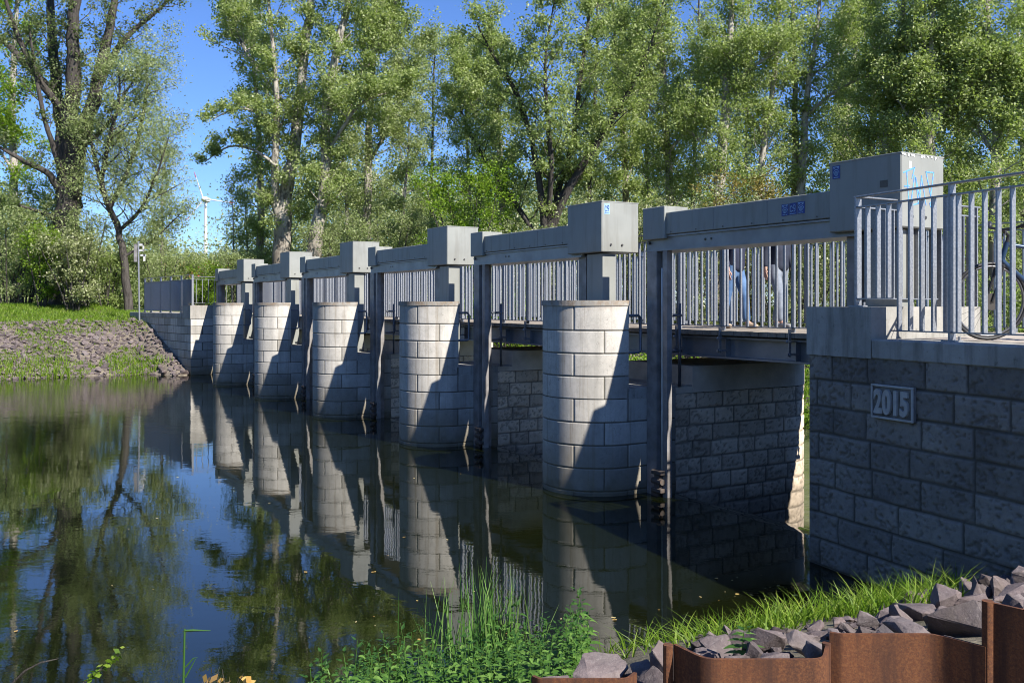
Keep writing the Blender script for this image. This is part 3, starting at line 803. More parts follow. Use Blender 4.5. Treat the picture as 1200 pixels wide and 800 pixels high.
wtr = np_mesh('river_water', np.stack([XX, YY, ZZ], -1).reshape(-1, 3), Q[:, [0, 3, 2, 1]], MAT['water'], {'ripple': ('POINT', rip.ravel())}, True)
tag(wtr, None, None, None, 'structure')
def fix_up(o):
    me = o.data
    if me.polygons[0].normal.z < 0: me.flip_normals()
fix_up(g); fix_up(wtr)
# paths on both banks, level with the deck
def path_sheet(poly):
    m = MB(); v = [W(a, b, 2.284) for a, b in poly]; vb = [W(a, b, 2.10) for a, b in poly]; k = len(poly)
    m.add(v + vb, [tuple(range(k)), tuple(range(2 * k - 1, k - 1, -1))] + [(i, (i + 1) % k, k + (i + 1) % k, k + i) for i in range(k)])
    return tag(m.build('path', MAT['path']), None, None, None, 'structure')
e1 = NC + ND * .88 - NN * .49; e2 = NC + ND * 4.9 - NN * .49
path_sheet([tuple(e1), tuple(e2), (e2[0] + .5, -40), (3.9, -40), (3.9, -4.75), (1.2, -4.75), (1.2, -5.16)])
f1 = FC + FD * .92 - FN * .49; f2 = FC + FD * 8 - FN * .49
path_sheet([(1.2, 24.95), (3.9, 24.95), (3.9, 60), (f2[0] + .2, 60), tuple(f2), tuple(f1), (1.2, f1[1])])

# ------------------------------------------------------------------ rocks
def rock_mesh(seed):
    r = random.Random(seed); bm = bmesh.new()
    for i in range(11):
        d = Vector((r.gauss(0, 1), r.gauss(0, 1), r.gauss(0, 1))).normalized()
        bm.verts.new((d.x * r.uniform(.8, 1.1), d.y * r.uniform(.62, .9), d.z * r.uniform(.45, .72)))
    bmesh.ops.convex_hull(bm, input=bm.verts)
    for v in [v for v in bm.verts if not v.link_faces]: bm.verts.remove(v)
    bmesh.ops.dissolve_limit(bm, angle_limit=.16, verts=bm.verts, edges=bm.edges)
    bmesh.ops.bevel(bm, geom=bm.edges[:], offset=.025, segments=1, affect='EDGES', clamp_overlap=True)
    bmesh.ops.triangulate(bm, faces=bm.faces)
    bmesh.ops.subdivide_edges(bm, edges=bm.edges, cuts=2, use_grid_fill=True)
    for v in bm.verts:
        n = (vnoise(np.array([v.co.x * 4 + seed]), np.array([v.co.y * 4 + v.co.z * 3]), seed)[0] - .5) * .10
        n += (vnoise(np.array([v.co.x * 11 + v.co.z * 7]), np.array([v.co.y * 11 - v.co.z * 5]), seed + 1)[0] - .5) * .05
        v.co += v.co.normalized() * n
    bmesh.ops.recalc_face_normals(bm, faces=bm.faces)
    me = bpy.data.meshes.new('rock'); bm.to_mesh(me); bm.free(); me.materials.append(MAT['rock']); 
    me.polygons.foreach_set('use_smooth', [True] * len(me.polygons)); me.set_sharp_from_angle(angle=math.radians(28))
    return me
RM = [rock_mesh(100 + i) for i in range(12)]
def place_rock(x, y, z, s, rnd, label, group, up=1.0):
    o = bpy.data.objects.new('rock', rnd.choice(RM)); COL.objects.link(o)
    o.location = (x, y, z); o.scale = (s * rnd.uniform(.85, 1.2), s * rnd.uniform(.8, 1.1), s * rnd.uniform(.75, 1.05) * up)
    o.rotation_euler = (rnd.uniform(-.8, .8), rnd.uniform(-.8, .8), rnd.uniform(0, 6.28))
    return tag(o, label, 'rock', group)
def to_px(x, y, z): return 600 + F * x / y, 357 + F * (EYE - z) / y
rnd = random.Random(4)
# near rocks, behind the sheet piles
OL = [(640, 790), (690, 765), (735, 770), (800, 748), (830, 738), (900, 737), (960, 727), (1010, 715), (1050, 702), (1080, 692), (1150, 672), (1290, 664)]
def ol(px): return float(np.interp(px, [q[0] for q in OL], [q[1] for q in OL]))
near = []
big = [((845, 765), 4.55, .235, 'big pale rock with a sloping top behind the corner of the low rusty pile'),
       ((702, 786), 4.15, .20, 'broad flat pale rock beside the nettles at the left end of the sheet piles'),
       ((760, 790), 4.05, .15, 'reddish rock in the gap left of the rusty pile post'),
       ((655, 797), 4.05, .12, 'small pale rock at the left end of the rocks by the nettles'),
       ((962, 742), 4.7, .15, 'round speckled grey rock above the front rusty pile flange'),
       ((1068, 715), 4.9, .25, 'dark blocky rock just below the end of the bright grass'),
       ((1130, 728), 4.15, .27, 'large pale slab of rock leaning on the tall rusty post'),
       ((1146, 692), 5.4, .24, 'pointed rock at the top of the heap under the 2015 wall'),
       ((1060, 738), 4.3, .22, 'broad purple rock with a dark cleft behind the shaded pile')]
for (px, py), Y, s, lab in big:
    x, y, z = P(px, py, Y); s *= .82; place_rock(x, y, z - s * .1, s, rnd, lab, 'rocks behind the rusty sheet piles'); near.append((x, y, s))
tries = 0
while tries < 16000 and len(near) < 185:
    tries += 1
    x = rnd.uniform(.1, 4.2); y = rnd.uniform(3.78, 7.4); z = gz(x, y)
    s = rnd.uniform(.055, .12) * (1 if rnd.random() < .8 else 1.25)
    px, py = to_px(x, y, z + s * .9)
    if z > 2 or z < .15 or px > 1240 or px < 640 or py < ol(px) - 3: continue
    if px < 790 and y > 4.4: continue
    if any((x - a) ** 2 + (y - b) ** 2 < (.47 * (s + c)) ** 2 for a, b, c in near): continue
    u, v = uv_of(x, y)
    if v > -.44 - .1394 * (-4.3 - u) - s * .8: continue
    near.append((x, y, s))
    place_rock(x, y, z + s * rnd.uniform(.15, .55), s, rnd, 'purple grey broken rock in the heap behind the rusty sheet piles', 'rocks behind the rusty sheet piles')
V = []; Fq = []
for i in range(900):
    x = rnd.uniform(.1, 3.4); y = rnd.uniform(3.72, 6.6); z = gz(x, y); s = rnd.uniform(.02, .055)
    px, py = to_px(x, y, z + s)
    if z > 1.6 or px > 1240 or py < ol(px) - 2 or (px < 790 and y > 4.4): continue
    me = rnd.choice(RM); o = len(V); a = rnd.uniform(0, 6.28); ca, sa = math.cos(a), math.sin(a); z += s * .3
    vv = np.empty(len(me.vertices) * 3, np.float32); me.vertices.foreach_get('co', vv); vv = vv.reshape(-1, 3) * s
    for p in vv: V.append((x + p[0] * ca - p[1] * sa, y + p[0] * sa + p[1] * ca, z + p[2]))
    Fq += [tuple(i_ + o for i_ in f.vertices) for f in me.polygons]
rb = MB(); rb.v = V; rb.f = Fq; tag(rb.build('rubble', MAT['rock']), 'small stones and chips in the gaps of the near rock heap', 'rubble', None, 'stuff')
# riprap on the far bank
farr = []
tries = 0
cand = []
while tries < 40000 and len(farr) < 950:
    tries += 1
    u = rnd.uniform(24.6, 31.6); v = rnd.uniform(-9.5, -.6)
    wl = -.59 - .117 * (u - 24.5)
    if v > wl - .12: continue
    d = u - float(uL(np.array(v)))
    if d < -.2: continue
    if rnd.random() < .75 * float(sm(np.array(d), 3.3, 5.6)): continue
    if d < 1.2 and v < -2.2 and rnd.random() < .5: continue
    s = rnd.uniform(.09, .20)
    if any((u - a) ** 2 + (v - b) ** 2 < (.64 * (s + c)) ** 2 for a, b, c in farr): continue
    x, y, _ = W(v, u); farr.append((u, v, s)); cand.append((s, x, y))
cand.sort(reverse=True)
for s, x, y in cand[:112]:
    place_rock(x, y, gz(x, y) + s * .25, s, rnd, 'purple grey rock of the riprap on the far bank left of the abutment', 'riprap rocks on the far bank')
V = []; Fq = []
for s, x, y in cand[112:] + [(rnd.uniform(.05, .10), *W(rnd.uniform(-9.5, -1.4), rnd.uniform(25.8, 30.8))[:2]) for _ in range(500)]:
    me = rnd.choice(RM); o = len(V); a = rnd.uniform(0, 6.28); ca, sa = math.cos(a), math.sin(a); z = gz(x, y) + s * .2
    vv = np.empty(len(me.vertices) * 3, np.float32); me.vertices.foreach_get('co', vv); vv = vv.reshape(-1, 3) * s
    for p in vv: V.append((x + p[0] * ca - p[1] * sa, y + p[0] * sa + p[1] * ca, z + p[2]))
    Fq += [tuple(i + o for i in f.vertices) for f in me.polygons]
rb = MB(); rb.v = V; rb.f = Fq; tag(rb.build('rubble', MAT['rock']), 'small grey rubble filling the gaps of the riprap on the far bank', 'rubble', None, 'stuff')

# ------------------------------------------------------------------ sheet piles
sp = thing('sheet_pile_wall', 'rusty steel sheet pile wall stepping up to the right in front of the rocks', 'sheet piling', (1.2, 3.6, .2))
def pile(pts, ztop, zb=.1, th=.014, lip=None):
    """vertical sheet along plan points (world x,y), with rounded corners"""
    p = [Vector(q) for q in pts]; out = [p[0]]
    for i in range(1, len(p) - 1):
        a, b, c = p[i - 1], p[i], p[i + 1]; r = min(.05, (a - b).length * .3, (c - b).length * .3)
        s = b + (a - b).normalized() * r; e = b + (c - b).normalized() * r
        for k in range(5):
            t = k / 4; out.append(s * (1 - t) ** 2 + b * 2 * t * (1 - t) + e * t * t)
    out.append(p[-1]); L = []; Rr = []
    for i, q in enumerate(out):
        d = (out[min(i + 1, len(out) - 1)] - out[max(i - 1, 0)]).normalized(); nrm = Vector((-d.y, d.x)) * th / 2
        L.append(q + nrm); Rr.append(q - nrm)
    m = MB(); ring = L + Rr[::-1]
    m.prism([(q.x - 1.2, q.y - 3.6) for q in ring], zb - .2, ztop - .2)
    return m
pile([(.083, 3.63), (.11, 3.60), (.45, 3.60), (.49, 3.66)], 1.142).build('pile', MAT['rust'], sp, True, None, 30)
m = pile([(.645, 3.655), (.735, 3.50), (1.185, 3.50), (1.245, 3.64)], 1.257)
m.tube([(.618 - 1.2, .05, -.1), (.618 - 1.2, .05, 1.256 - .2)], .020, 12); m.build('pile', MAT['rust'], sp, True, None, 30)
m = pile([(1.262, 3.66), (1.30, 3.64), (1.668, 3.64), (1.80, 3.50)], 1.303)
m.tube([(1.246 - 1.2, .052, -.1), (1.246 - 1.2, .052, 1.262 - .2)], .017, 12); m.build('pile', MAT['rust'], sp, True, None, 30)
m = pile([(1.83, 3.50), (1.96, 3.36), (2.42, 3.36), (2.52, 3.50)], 1.470)
m.tube([(1.812 - 1.2, -.09, -.1), (1.812 - 1.2, -.09, 1.474 - .2)], .021, 12); m.build('pile', MAT['rust'], sp, True, None, 30)

# ------------------------------------------------------------------ leaves, blades
def leaf_quads(C, size, rng, flat=0.0, aspect=.62):
    n = len(C); nr = rng.normal(size=(n, 3)); nr /= np.linalg.norm(nr, axis=1)[:, None]; nr = nr * .85 + np.array((0, 0, .36))   # leaves tend to face the sky
    d = np.cross(nr, rng.normal(size=(n, 3))); d /= np.linalg.norm(d, axis=1)[:, None] + 1e-9
    w = np.cross(nr, d); w /= np.linalg.norm(w, axis=1)[:, None] + 1e-9
    s = size * rng.uniform(.45, 1.5, size=(n, 1))
    V = np.stack([C - d * s * .5, C + w * s * aspect * .5, C + d * s * .5, C - w * s * aspect * .5], 1).reshape(-1, 3)
    return V, np.arange(n * 4).reshape(n, 4)
def blades(B, h, lean, width, rng, bend=1.0):
    """grass ribbons: B base (n,3), h heights, lean horizontal dir*amount (n,2)"""
    n = len(B); segs = 4; a = rng.uniform(0, 2 * np.pi, n); wx = np.cos(a) * width; wy = np.sin(a) * width
    Vs = []
    for k in range(segs + 1):
        t = k / segs; ww = (1 - t ** 1.6) * .95 + .05
        c = np.stack([B[:, 0] + lean[:, 0] * t ** (1 + bend), B[:, 1] + lean[:, 1] * t ** (1 + bend), B[:, 2] + h * (t - .18 * bend * t * t)], 1)
        o = np.stack([wx * ww, wy * ww, np.zeros(n)], 1)
        Vs += [c - o, c + o]
    V = np.stack(Vs, 1).reshape(-1, 3); st = 2 * (segs + 1); Q = []
    base = np.arange(n)[:, None] * st
    for k in range(segs): Q.append(base + np.array([2 * k, 2 * k + 1, 2 * k + 3, 2 * k + 2]))
    return V, np.concatenate(Q, 0), np.tile(np.arange(n), segs)
def blade_obj(name, B, h, lean, width, mat, seed, bend=1.0, parent=None):
    rng = np.random.default_rng(seed); V, Q, own = blades(B, h, lean, width, rng, bend)
    tone = rng.uniform(0, 1, len(B))[own]
    return np_mesh(name, V, Q, MAT[mat], {'tone': ('FACE', tone)}, False, parent)

rg = np.random.default_rng(3)
def gxy(u, v):
    x = C1[0] + BV[0] * v + AU[0] * u; y = C1[1] + BV[1] * v + AU[1] * u
    return x, y, ground(u, v, x, y)
def farbank_grass():
    n = 150000; u = rg.uniform(25.7, 42, n); v = rg.uniform(-26, -.8, n); d = u - uL(v); x, y, z = gxy(u, v)
    top = d > 4.3 + rg.normal(size=n) * .5
    ok = ~((u < 31.2) & (v > -.7 - .117 * (u - 24.5)))
    foot = (d < 1.3) & (vnoise(v * .8, v * 0 + 1.5, 9) > .42) & (rg.random(n) > .4)
    mid = (d < 4.6) & (vnoise(x * .8, y * .8, 19) > .60 - .10 * sm(d, 2.5, 4.5))
    ok &= (top & (rg.random(n) < .6)) | foot | mid
    return np.stack([x, y, z - .03, np.where(foot, .36, .2)], 1)[ok]
def down_grass():
    n = 14000; a = rg.random(n) < .5
    u = np.where(a, rg.uniform(-22, -5, n), rg.uniform(15.5, 34, n)); v = np.where(a, rg.uniform(4.8, 26, n), rg.uniform(5, 36, n)); x, y, z = gxy(u, v)
    return np.stack([x, y, z - .03], 1)[z > -.9]
# bright grass between water and rocks
B = []
while len(B) < 3600:
    x = rg.uniform(.2, 4.4); y = rg.uniform(5.0, 8.6); z = gz(x, y); px, py = to_px(x, y, z)
    u, v = uv_of(x, y)
    if z < -.03 or z > 1.2 or v > -.5 - .1394 * (-4.3 - u) or px > 1130 or px < 690: continue
    if py > ol(px) + 26: continue
    if rg.random() < np.interp(px, [690, 760, 860, 900], [.85, .6, .3, 0]): continue
    if vnoise(np.array([x * 3.]), np.array([y * 3.]), 3)[0] < .22: continue
    B.append((x, y, z - .02))
B = np.array(B); a = rg.uniform(0, 6.28, len(B)); l = rg.uniform(.04, .22, len(B))
tag(blade_obj('grass', B, rg.uniform(.07, .27, len(B)) * np.interp(B[:, 0], [.8, 2.2], [.7, 1.1]), np.stack([np.cos(a) * l, np.sin(a) * l], 1), rg.uniform(.0035, .007, len(B)), 'grass_blade', 5), 'bright green grass between the 2015 wall and the dark water', 'grass', None, 'stuff')
# far bank grass
B = farbank_grass()
while False:
    u = rg.uniform(25.7, 40); v = rg.uniform(-24, -.8); 
    d = u - float(uL(np.array(v))); x, y, _ = W(v, u)
    top = d > 4.3 + rg.normal() * .5
    if u < 31.2 and v > -.7 - .117 * (u - 24.5): continue
    foot = d < .9 and vnoise(np.array([v * .8]), np.array([1.5]), 9)[0] > .42
    mid = d < 4.3 and vnoise(np.array([x * .9]), np.array([y * .9]), 19)[0] > .72
    if not (top or foot or mid): continue
    if foot and rg.random() < .4: continue
    B.append((x, y, gz(x, y) - .03, .5 if foot else .2))
B = np.array(B); a = rg.uniform(0, 6.28, len(B)); l = rg.uniform(.03, .14, len(B))
tag(blade_obj('grass', B[:, :3], B[:, 3] * rg.uniform(.5, 1.3, len(B)), np.stack([np.cos(a) * l, np.sin(a) * l], 1), rg.uniform(.010, .018, len(B)), 'grass_blade', 6), 'green grass on the crest and foot of the far riprap bank', 'grass', None, 'stuff')
# downstream banks and the strip behind the near path
B = down_grass()
while False:
    if rg.random() < .5: u = rg.uniform(-22, -5); v = rg.uniform(4, 26)
    else: u = rg.uniform(15.5, 34); v = rg.uniform(5, 36)
    x, y, _ = W(v, u); z = gz(x, y)
    if z < -.9: continue
    B.append((x, y, z - .03))
B = np.array(B); a = rg.uniform(0, 6.28, len(B)); l = rg.uniform(.05, .2, len(B))
tag(blade_obj('grass', B, rg.uniform(.2, .7, len(B)), np.stack([np.cos(a) * l, np.sin(a) * l], 1), rg.uniform(.012, .022, len(B)), 'grass_blade', 16), 'long grass on the downstream banks behind the footbridge', 'grass', None, 'stuff')
# reed clump in the water in front of the second pier reflection
B = []
for i in range(170):
    x = rg.normal(-.22, .15); y = rg.normal(5.95, .13); B.append((x, y, max(gz(x, y), -.15) - .03))
B = np.array(B); a = rg.uniform(0, 6.28, len(B)); l = rg.uniform(.02, .22, len(B))
tag(blade_obj('reed_clump', B, rg.uniform(.5, .95, len(B)), np.stack([np.cos(a) * l, np.sin(a) * l], 1), rg.uniform(.004, .0075, len(B)), 'reed_blade', 8, .6), 'tall thin green reed clump rising from the water behind the nettles', 'reeds')

# nettles
def nettle_mesh(seed):
    r = random.Random(seed); m = MB(); H = r.uniform(.34, .52); tones = []
    lean = (r.uniform(-.06, .06), r.uniform(-.06, .06))
    pt = lambda t: Vector((lean[0] * t * t, lean[1] * t * t, H * t))
    m.tube([pt(k / 5) for k in range(6)], [.0045 - .0028 * k / 5 for k in range(6)], 5); tones += [.55 + .0] * len(m.f)
    nn = 11
    for i in range(nn):
        t = .12 + .88 * i / (nn - 1); c = pt(t); L = (.078 - .045 * abs(t - .45) / .55) * r.uniform(.8, 1.15)
        if t > .93: L = .03
        for sgn in (0, PI):
            a = i * PI / 2 + sgn + r.uniform(-.3, .3); d = Vector((math.cos(a), math.sin(a), 0)); s = Vector((-d.y, d.x, 0))
            dr = r.uniform(-.35, .1) if t < .85 else r.uniform(.3, .8)
            q = lambda f, w, up: c + d * (L * f + .012) + s * w * L + Vector((0, 0, dr * L * f * f + up * L + .25 * L * f * (1 - f)))
            mid = [q(0, 0, 0), q(.33, 0, -.03), q(.68, 0, -.05), q(1.05, 0, -.12)]
            lf = [q(.12, .20, .05), q(.30, .33, .06), q(.36, .27, .05), q(.55, .27, .03), q(.60, .21, .02), q(.80, .13, -.03)]
            rt = [q(.12, -.20, .05), q(.30, -.33, .06), q(.36, -.27, .05), q(.55, -.27, .03), q(.60, -.21, .02), q(.80, -.13, -.03)]
            v = mid + lf + rt
            fs = [(0, 1, 5, 4), (1, 6, 5), (1, 2, 7, 6), (2, 8, 7), (2, 3, 9, 8), (0, 10, 11, 1), (1, 11, 12), (1, 12, 13, 2), (2, 13, 14), (2, 14, 15, 3)]
            m.add(v, fs); tones += [r.uniform(.1, 1) if t < .9 else .0] * len(fs)
    me = bpy.data.meshes.new('nettle'); me.from_pydata(m.v, [], m.f)
    at = me.attributes.new('tone', 'FLOAT', 'FACE'); at.data.foreach_set('value', tones); me.materials.append(MAT['nettle_leaf'])
    return me
NM = [nettle_mesh(i) for i in range(7)]
k = 0; tries = 0
spots = []
while k < 190 and tries < 9000:
    tries += 1
    px = rnd.uniform(372, 700); Y = rnd.uniform(4.35, 6.2); x = (px - 600) / F * Y; z = gz(x, Y)
    if z < .02: 
        if z < -.25: continue
        z = max(z, -.05)
    if to_px(x, Y, z + .4)[1] < np.interp(px, [372, 400, 470, 500, 690, 700], [790, 775, 742, 728, 715, 745]) - 12: continue
    if any((x - a) ** 2 + (Y - b) ** 2 < .052 ** 2 for a, b in spots): continue
    spots.append((x, Y)); k += 1
    o = bpy.data.objects.new('nettle', rnd.choice(NM)); COL.objects.link(o); o.location = (x, Y, z - .02)
    s = rnd.uniform(.6, 1.05); o.scale = (s, s, s * rnd.uniform(.8, 1.1)); o.rotation_euler = (rnd.uniform(-.15, .15), rnd.uniform(-.15, .15), rnd.uniform(0, 6.28))
    tag(o, 'green stinging nettle in the leafy patch at the water edge', 'nettle', 'nettles at the near water edge')
for (px, py, Y, lab) in ((688, 700, 5.3, 'tallest dark-tipped nettle at the right end of the patch'), (455, 735, 5.35, 'dark-tipped nettle standing up at the left of the reeds'), (870, 745, 4.25, 'lone young nettle growing between the rocks above the rusty pile')):
    x, y, z = P(px, py, Y); o = bpy.data.objects.new('nettle', NM[3]); COL.objects.link(o)
    zb = gz(x, y); hh = max(.2, z - zb); o.location = (x, y, zb); o.scale = (1, 1, hh / .45); tag(o, lab, 'nettle')

# foreground stalks at the left
st = thing('reed_stalk', 'single yellow-green reed stalk with its top leaf bent level', 'reed', P(215, 800, 4.6))
m = MB(); m.tube([(0, 0, -.4), (.0, 0, 0), (.006, 0, .27)], [.007, .006, .005], 6); m.build('stem', MAT['reed_blade'], st)
m = MB(); m.tube([(.006, 0, .262), (.05, 0, .264), (.135, 0, .262)], [.006, .006, .002], 5); m.tube([(.01, 0, .03), (.06, .0, .12)], [.005, .0015], 5); m.tube([(.01, 0, .08), (.05, 0, .125), (.07, 0, .128)], [.004, .003, .001], 5); m.build('leaf', MAT['reed_blade'], st)
m = MB(); q = P(12, 802, 4.4); m.tube([(0, 0, -.3), (.0, 0, 0), (.06, .02, .06), (.13, .03, .095), (.21, .04, .11)], [.006, .006, .005, .004, .002], 6)
o = m.build('dead_twig', MAT['bark'], None, True, q); tag(o, 'bare reddish twig arching at the lower left edge of the water', 'twig')
tw = thing('willow_shoot', 'slanting green shoot with tiny leaves at the lower left', 'shoot', P(95, 802, 4.5))
m = MB(); m.tube([(0, 0, -.3), (0, 0, 0), (.09, .0, .07), (.19, 0, .15)], [.005, .005, .004, .002], 6); m.build('stem', MAT['bark'], tw)
ts = rg.uniform(.1, 1.05, 60); C = np.stack([ts * .19, rg.normal(0, .008, 60), ts * .15 + rg.normal(0, .012, 60)], 1)
V, Q = leaf_quads(C, .03, rg); np_mesh('leaves', V, Q, MAT['grass_blade'], {'tone': ('FACE', rg.uniform(0, 1, 60))}, False, tw)
dl = thing('dry_plant', 'low dry plant with orange brown leaves at the bottom edge', 'plant', P(265, 806, 4.4))
m = MB()
for i in range(7): m.tube([(rg.uniform(-.1, .1), rg.uniform(-.05, .05), -.3), (rg.uniform(-.15, .18), 0, rg.uniform(.03, .10))], [.004, .0015], 5)
m.build('stem', MAT['bark'], dl)
C = np.stack([rg.uniform(-.12, .14, 46), rg.normal(0, .04, 46), rg.uniform(-.08, .07, 46)], 1)
V, Q = leaf_quads(C, .05, rg, 0, .8); np_mesh('leaves', V, Q, MAT['fallen_leaf'], {'tone': ('FACE', rg.uniform(0, 1, 46))}, False, dl)
B = np.array([P(p, 806, 4.5) for p in (160, 163, 400, 75, 452, 448, 300, 310, 150)]) ; B[:, 2] -= .2
tag(blade_obj('grass', B, np.array([.36, .25, .2, .22, .5, .42, .22, .25, .25]), rg.normal(0, .04, (9, 2)), np.full(9, .005), 'reed_blade', 12), 'few single grass blades along the bottom edge at the left', 'grass', None, 'stuff')
# fallen leaves on the water
V, Q = leaf_quads(np.zeros((1, 3)), 1.0, rg)
def leafm(seed):
    r = random.Random(seed); m = MB()
    pts = [(.5 * math.cos(a) * (1 if i % 2 else .8), .3 * math.sin(a) * (1 if i % 2 else .85), .03 * math.sin(3 * a)) for i, a in enumerate([k * 2 * PI / 9 for k in range(9)])]
    m.add(pts + [(0, 0, .015)], [(i, (i + 1) % 9, 9) for i in range(9)])
    me = bpy.data.meshes.new('floating_leaf'); me.from_pydata(m.v, [], m.f); at = me.attributes.new('tone', 'FLOAT', 'FACE'); tv = r.random(); at.data.foreach_set('value', [tv] * len(m.f)); me.materials.append(MAT['fallen_leaf']); return me
LM = [leafm(i) for i in range(6)]
for i in range(95):
    if i < 40: px = rnd.gauss(905, 55); py = rnd.gauss(700, 16)
    else: px = rnd.uniform(10, 1000); py = rnd.uniform(500, 798)
    Y = EYE * F / (py - 357); x = (px - 600) / F * Y
    if Y > 16 or gz(x, Y) > -.03: continue
    u, v = uv_of(x, Y)
    if v > -1.0: continue
    s = rnd.choice((.012, .015, .018, .022, .03, .05)) * Y / 8
    o = bpy.data.objects.new('floating_leaf', rnd.choice(LM)); COL.objects.link(o); o.location = (x, Y, .006); o.scale = (s, s, s); o.rotation_euler = (0, 0, rnd.uniform(0, 6.28))
    tag(o, 'tiny yellow brown fallen leaf floating on the dark water', 'leaf', 'fallen leaves floating on the river')
LEAF_N = 1.06
# ------------------------------------------------------------------ trees
def tree_mesh_data(limbs, seed, n_leaf, leaf=.14, sec=9, sec_len=2.6, t0=.2, up=.35, ter=5, sigma=.22, shape=None, droop=0.0, flat=0.0, aspect=.62, min_r=.006):
    """limbs: list of (points, radii). Returns (branch MB, leaf centres)"""
    r = random.Random(seed); m = MB(); C = []; wts = []
    for pts, rad, lk in limbs:
        pts = [Vector(p) for p in pts]
        fine = []; fr = []
        for i in range(len(pts) - 1):
            for k in range(4):
                t = k / 4
                p0, p1, p2, p3 = pts[max(i - 1, 0)], pts[i], pts[i + 1], pts[min(i + 2, len(pts) - 1)]
                q = .5 * ((2 * p1) + (p2 - p0) * t + (2 * p0 - 5 * p1 + 4 * p2 - p3) * t * t + (3 * p1 - p0 - 3 * p2 + p3) * t ** 3)
                rr = rad[i] * (1 - t) + rad[i + 1] * t
                fine.append(q + Vector((r.gauss(0, .12), r.gauss(0, .12), 0)) * min(rr * 1.2, .35)); fr.append(rr * r.uniform(.94, 1.06))
        fine.append(pts[-1]); fr.append(rad[-1])
        m.tube(fine, fr, 9 if rad[0] > .12 else 6, False)
        L = sum((fine[i + 1] - fine[i]).length for i in range(len(fine) - 1))
        n = max(2, int(sec * L / 6 * lk.get('dens', 1)))
        for j in range(n):
            t = lk.get('t0', t0) + (1 - lk.get('t0', t0)) * (j + r.random()) / n
            f = t * (len(fine) - 1); i = min(int(f), len(fine) - 2); p = fine[i].lerp(fine[i + 1], f - i)
            axis = (fine[i + 1] - fine[i]).normalized(); br = fr[i]
            a = j * 2.399 + r.uniform(-.5, .5); d = Vector((math.cos(a), math.sin(a), 0))
            d = (d + Vector((0, 0, r.uniform(up - .3, up + .4))) + axis * .35).normalized()
            sl = sec_len * lk.get('len', 1) * (shape(t) if shape else (1.1 - .45 * t)) * r.uniform(.6, 1.2) * (1 - .5 * max(0, -d.y) * lk.get('clear', 1))
            sp_ = [p]; q = p.copy(); dd = d.copy()
            for k in range(5):
                dd = (dd + Vector((r.gauss(0, .16), r.gauss(0, .16), r.gauss(.06 - droop, .12)))).normalized(); q = q + dd * sl / 5; sp_.append(q)
            r0 = min(br * .45, .016 * sl + .008)
            m.tube(sp_, [max(min_r, r0 * (1 - .8 * k / 5)) for k in range(6)], 5, False)
            for k in range(ter):
                f2 = r.uniform(.42, 1) ** .8 * 5; i2 = min(int(f2), 4); p2 = sp_[i2].lerp(sp_[i2 + 1], f2 - i2)
                e = (Vector((r.gauss(0, 1), r.gauss(0, 1), r.gauss(.25 - droop * 2, .6)))).normalized() * .7 + dd * .5
                tl = sl * r.uniform(.2, .42); p3 = p2 + e * tl; p4 = p3 + (e + Vector((0, 0, .12 - droop))).normalized() * tl * .5
                m.tube([p2, p3, p4], [min_r, min_r * .8, min_r * .4], 4, False)
                for s_ in range(7):
                    C.append(p2.lerp(p3, r.uniform(.15, 1))); wts.append(1)
                for s_ in range(4): C.append(p3.lerp(p4, r.random())); wts.append(1.3)
            C += [sp_[4], sp_[5]]; wts += [.8, 1]
    n_leaf = int(n_leaf * LEAF_N)
    rg = np.random.default_rng(seed); C = np.array([tuple(c) for c in C]); wts = np.array(wts) * rg.uniform(.45, 1.4, len(wts)); wts = wts / wts.sum()
    I = rg.choice(len(C), n_leaf, p=wts)
    X = C[I] + rg.normal(size=(n_leaf, 3)) * sigma * np.array((1, 1, .85))
    V, Q = leaf_quads(X, leaf * .78, rg, flat, aspect)
    clump = rg.uniform(0, 1, len(C))[I]
    tone = np.clip(.5 * clump + .5 * rg.uniform(0, 1, n_leaf), 0, 1)
    return m, V, Q, tone
def build_tree(name, label, cat, group, loc, data, bark, leafmat, rz=0.0, trunk='trunk', crown='crown'):
    m, V, Q, tone = data
    t = thing(name, label, cat, loc, rz, group)
    m.build(trunk, bark, t, True)
    np_mesh(crown, V, Q, leafmat, {'tone': ('FACE', tone)}, False, t)
    return t
def px_limb(pts, Y, rads, base, dy=None, **kw):
    """limb drawn through photograph positions at distance Y, local to base"""
    out = []
    for i, (x, y) in enumerate(pts):
        yy = Y + (dy[i] if dy else 0); p = P(x, y, yy); out.append((p[0] - base[0], p[1] - base[1], p[2] - base[2]))
    return (out, rads, kw)

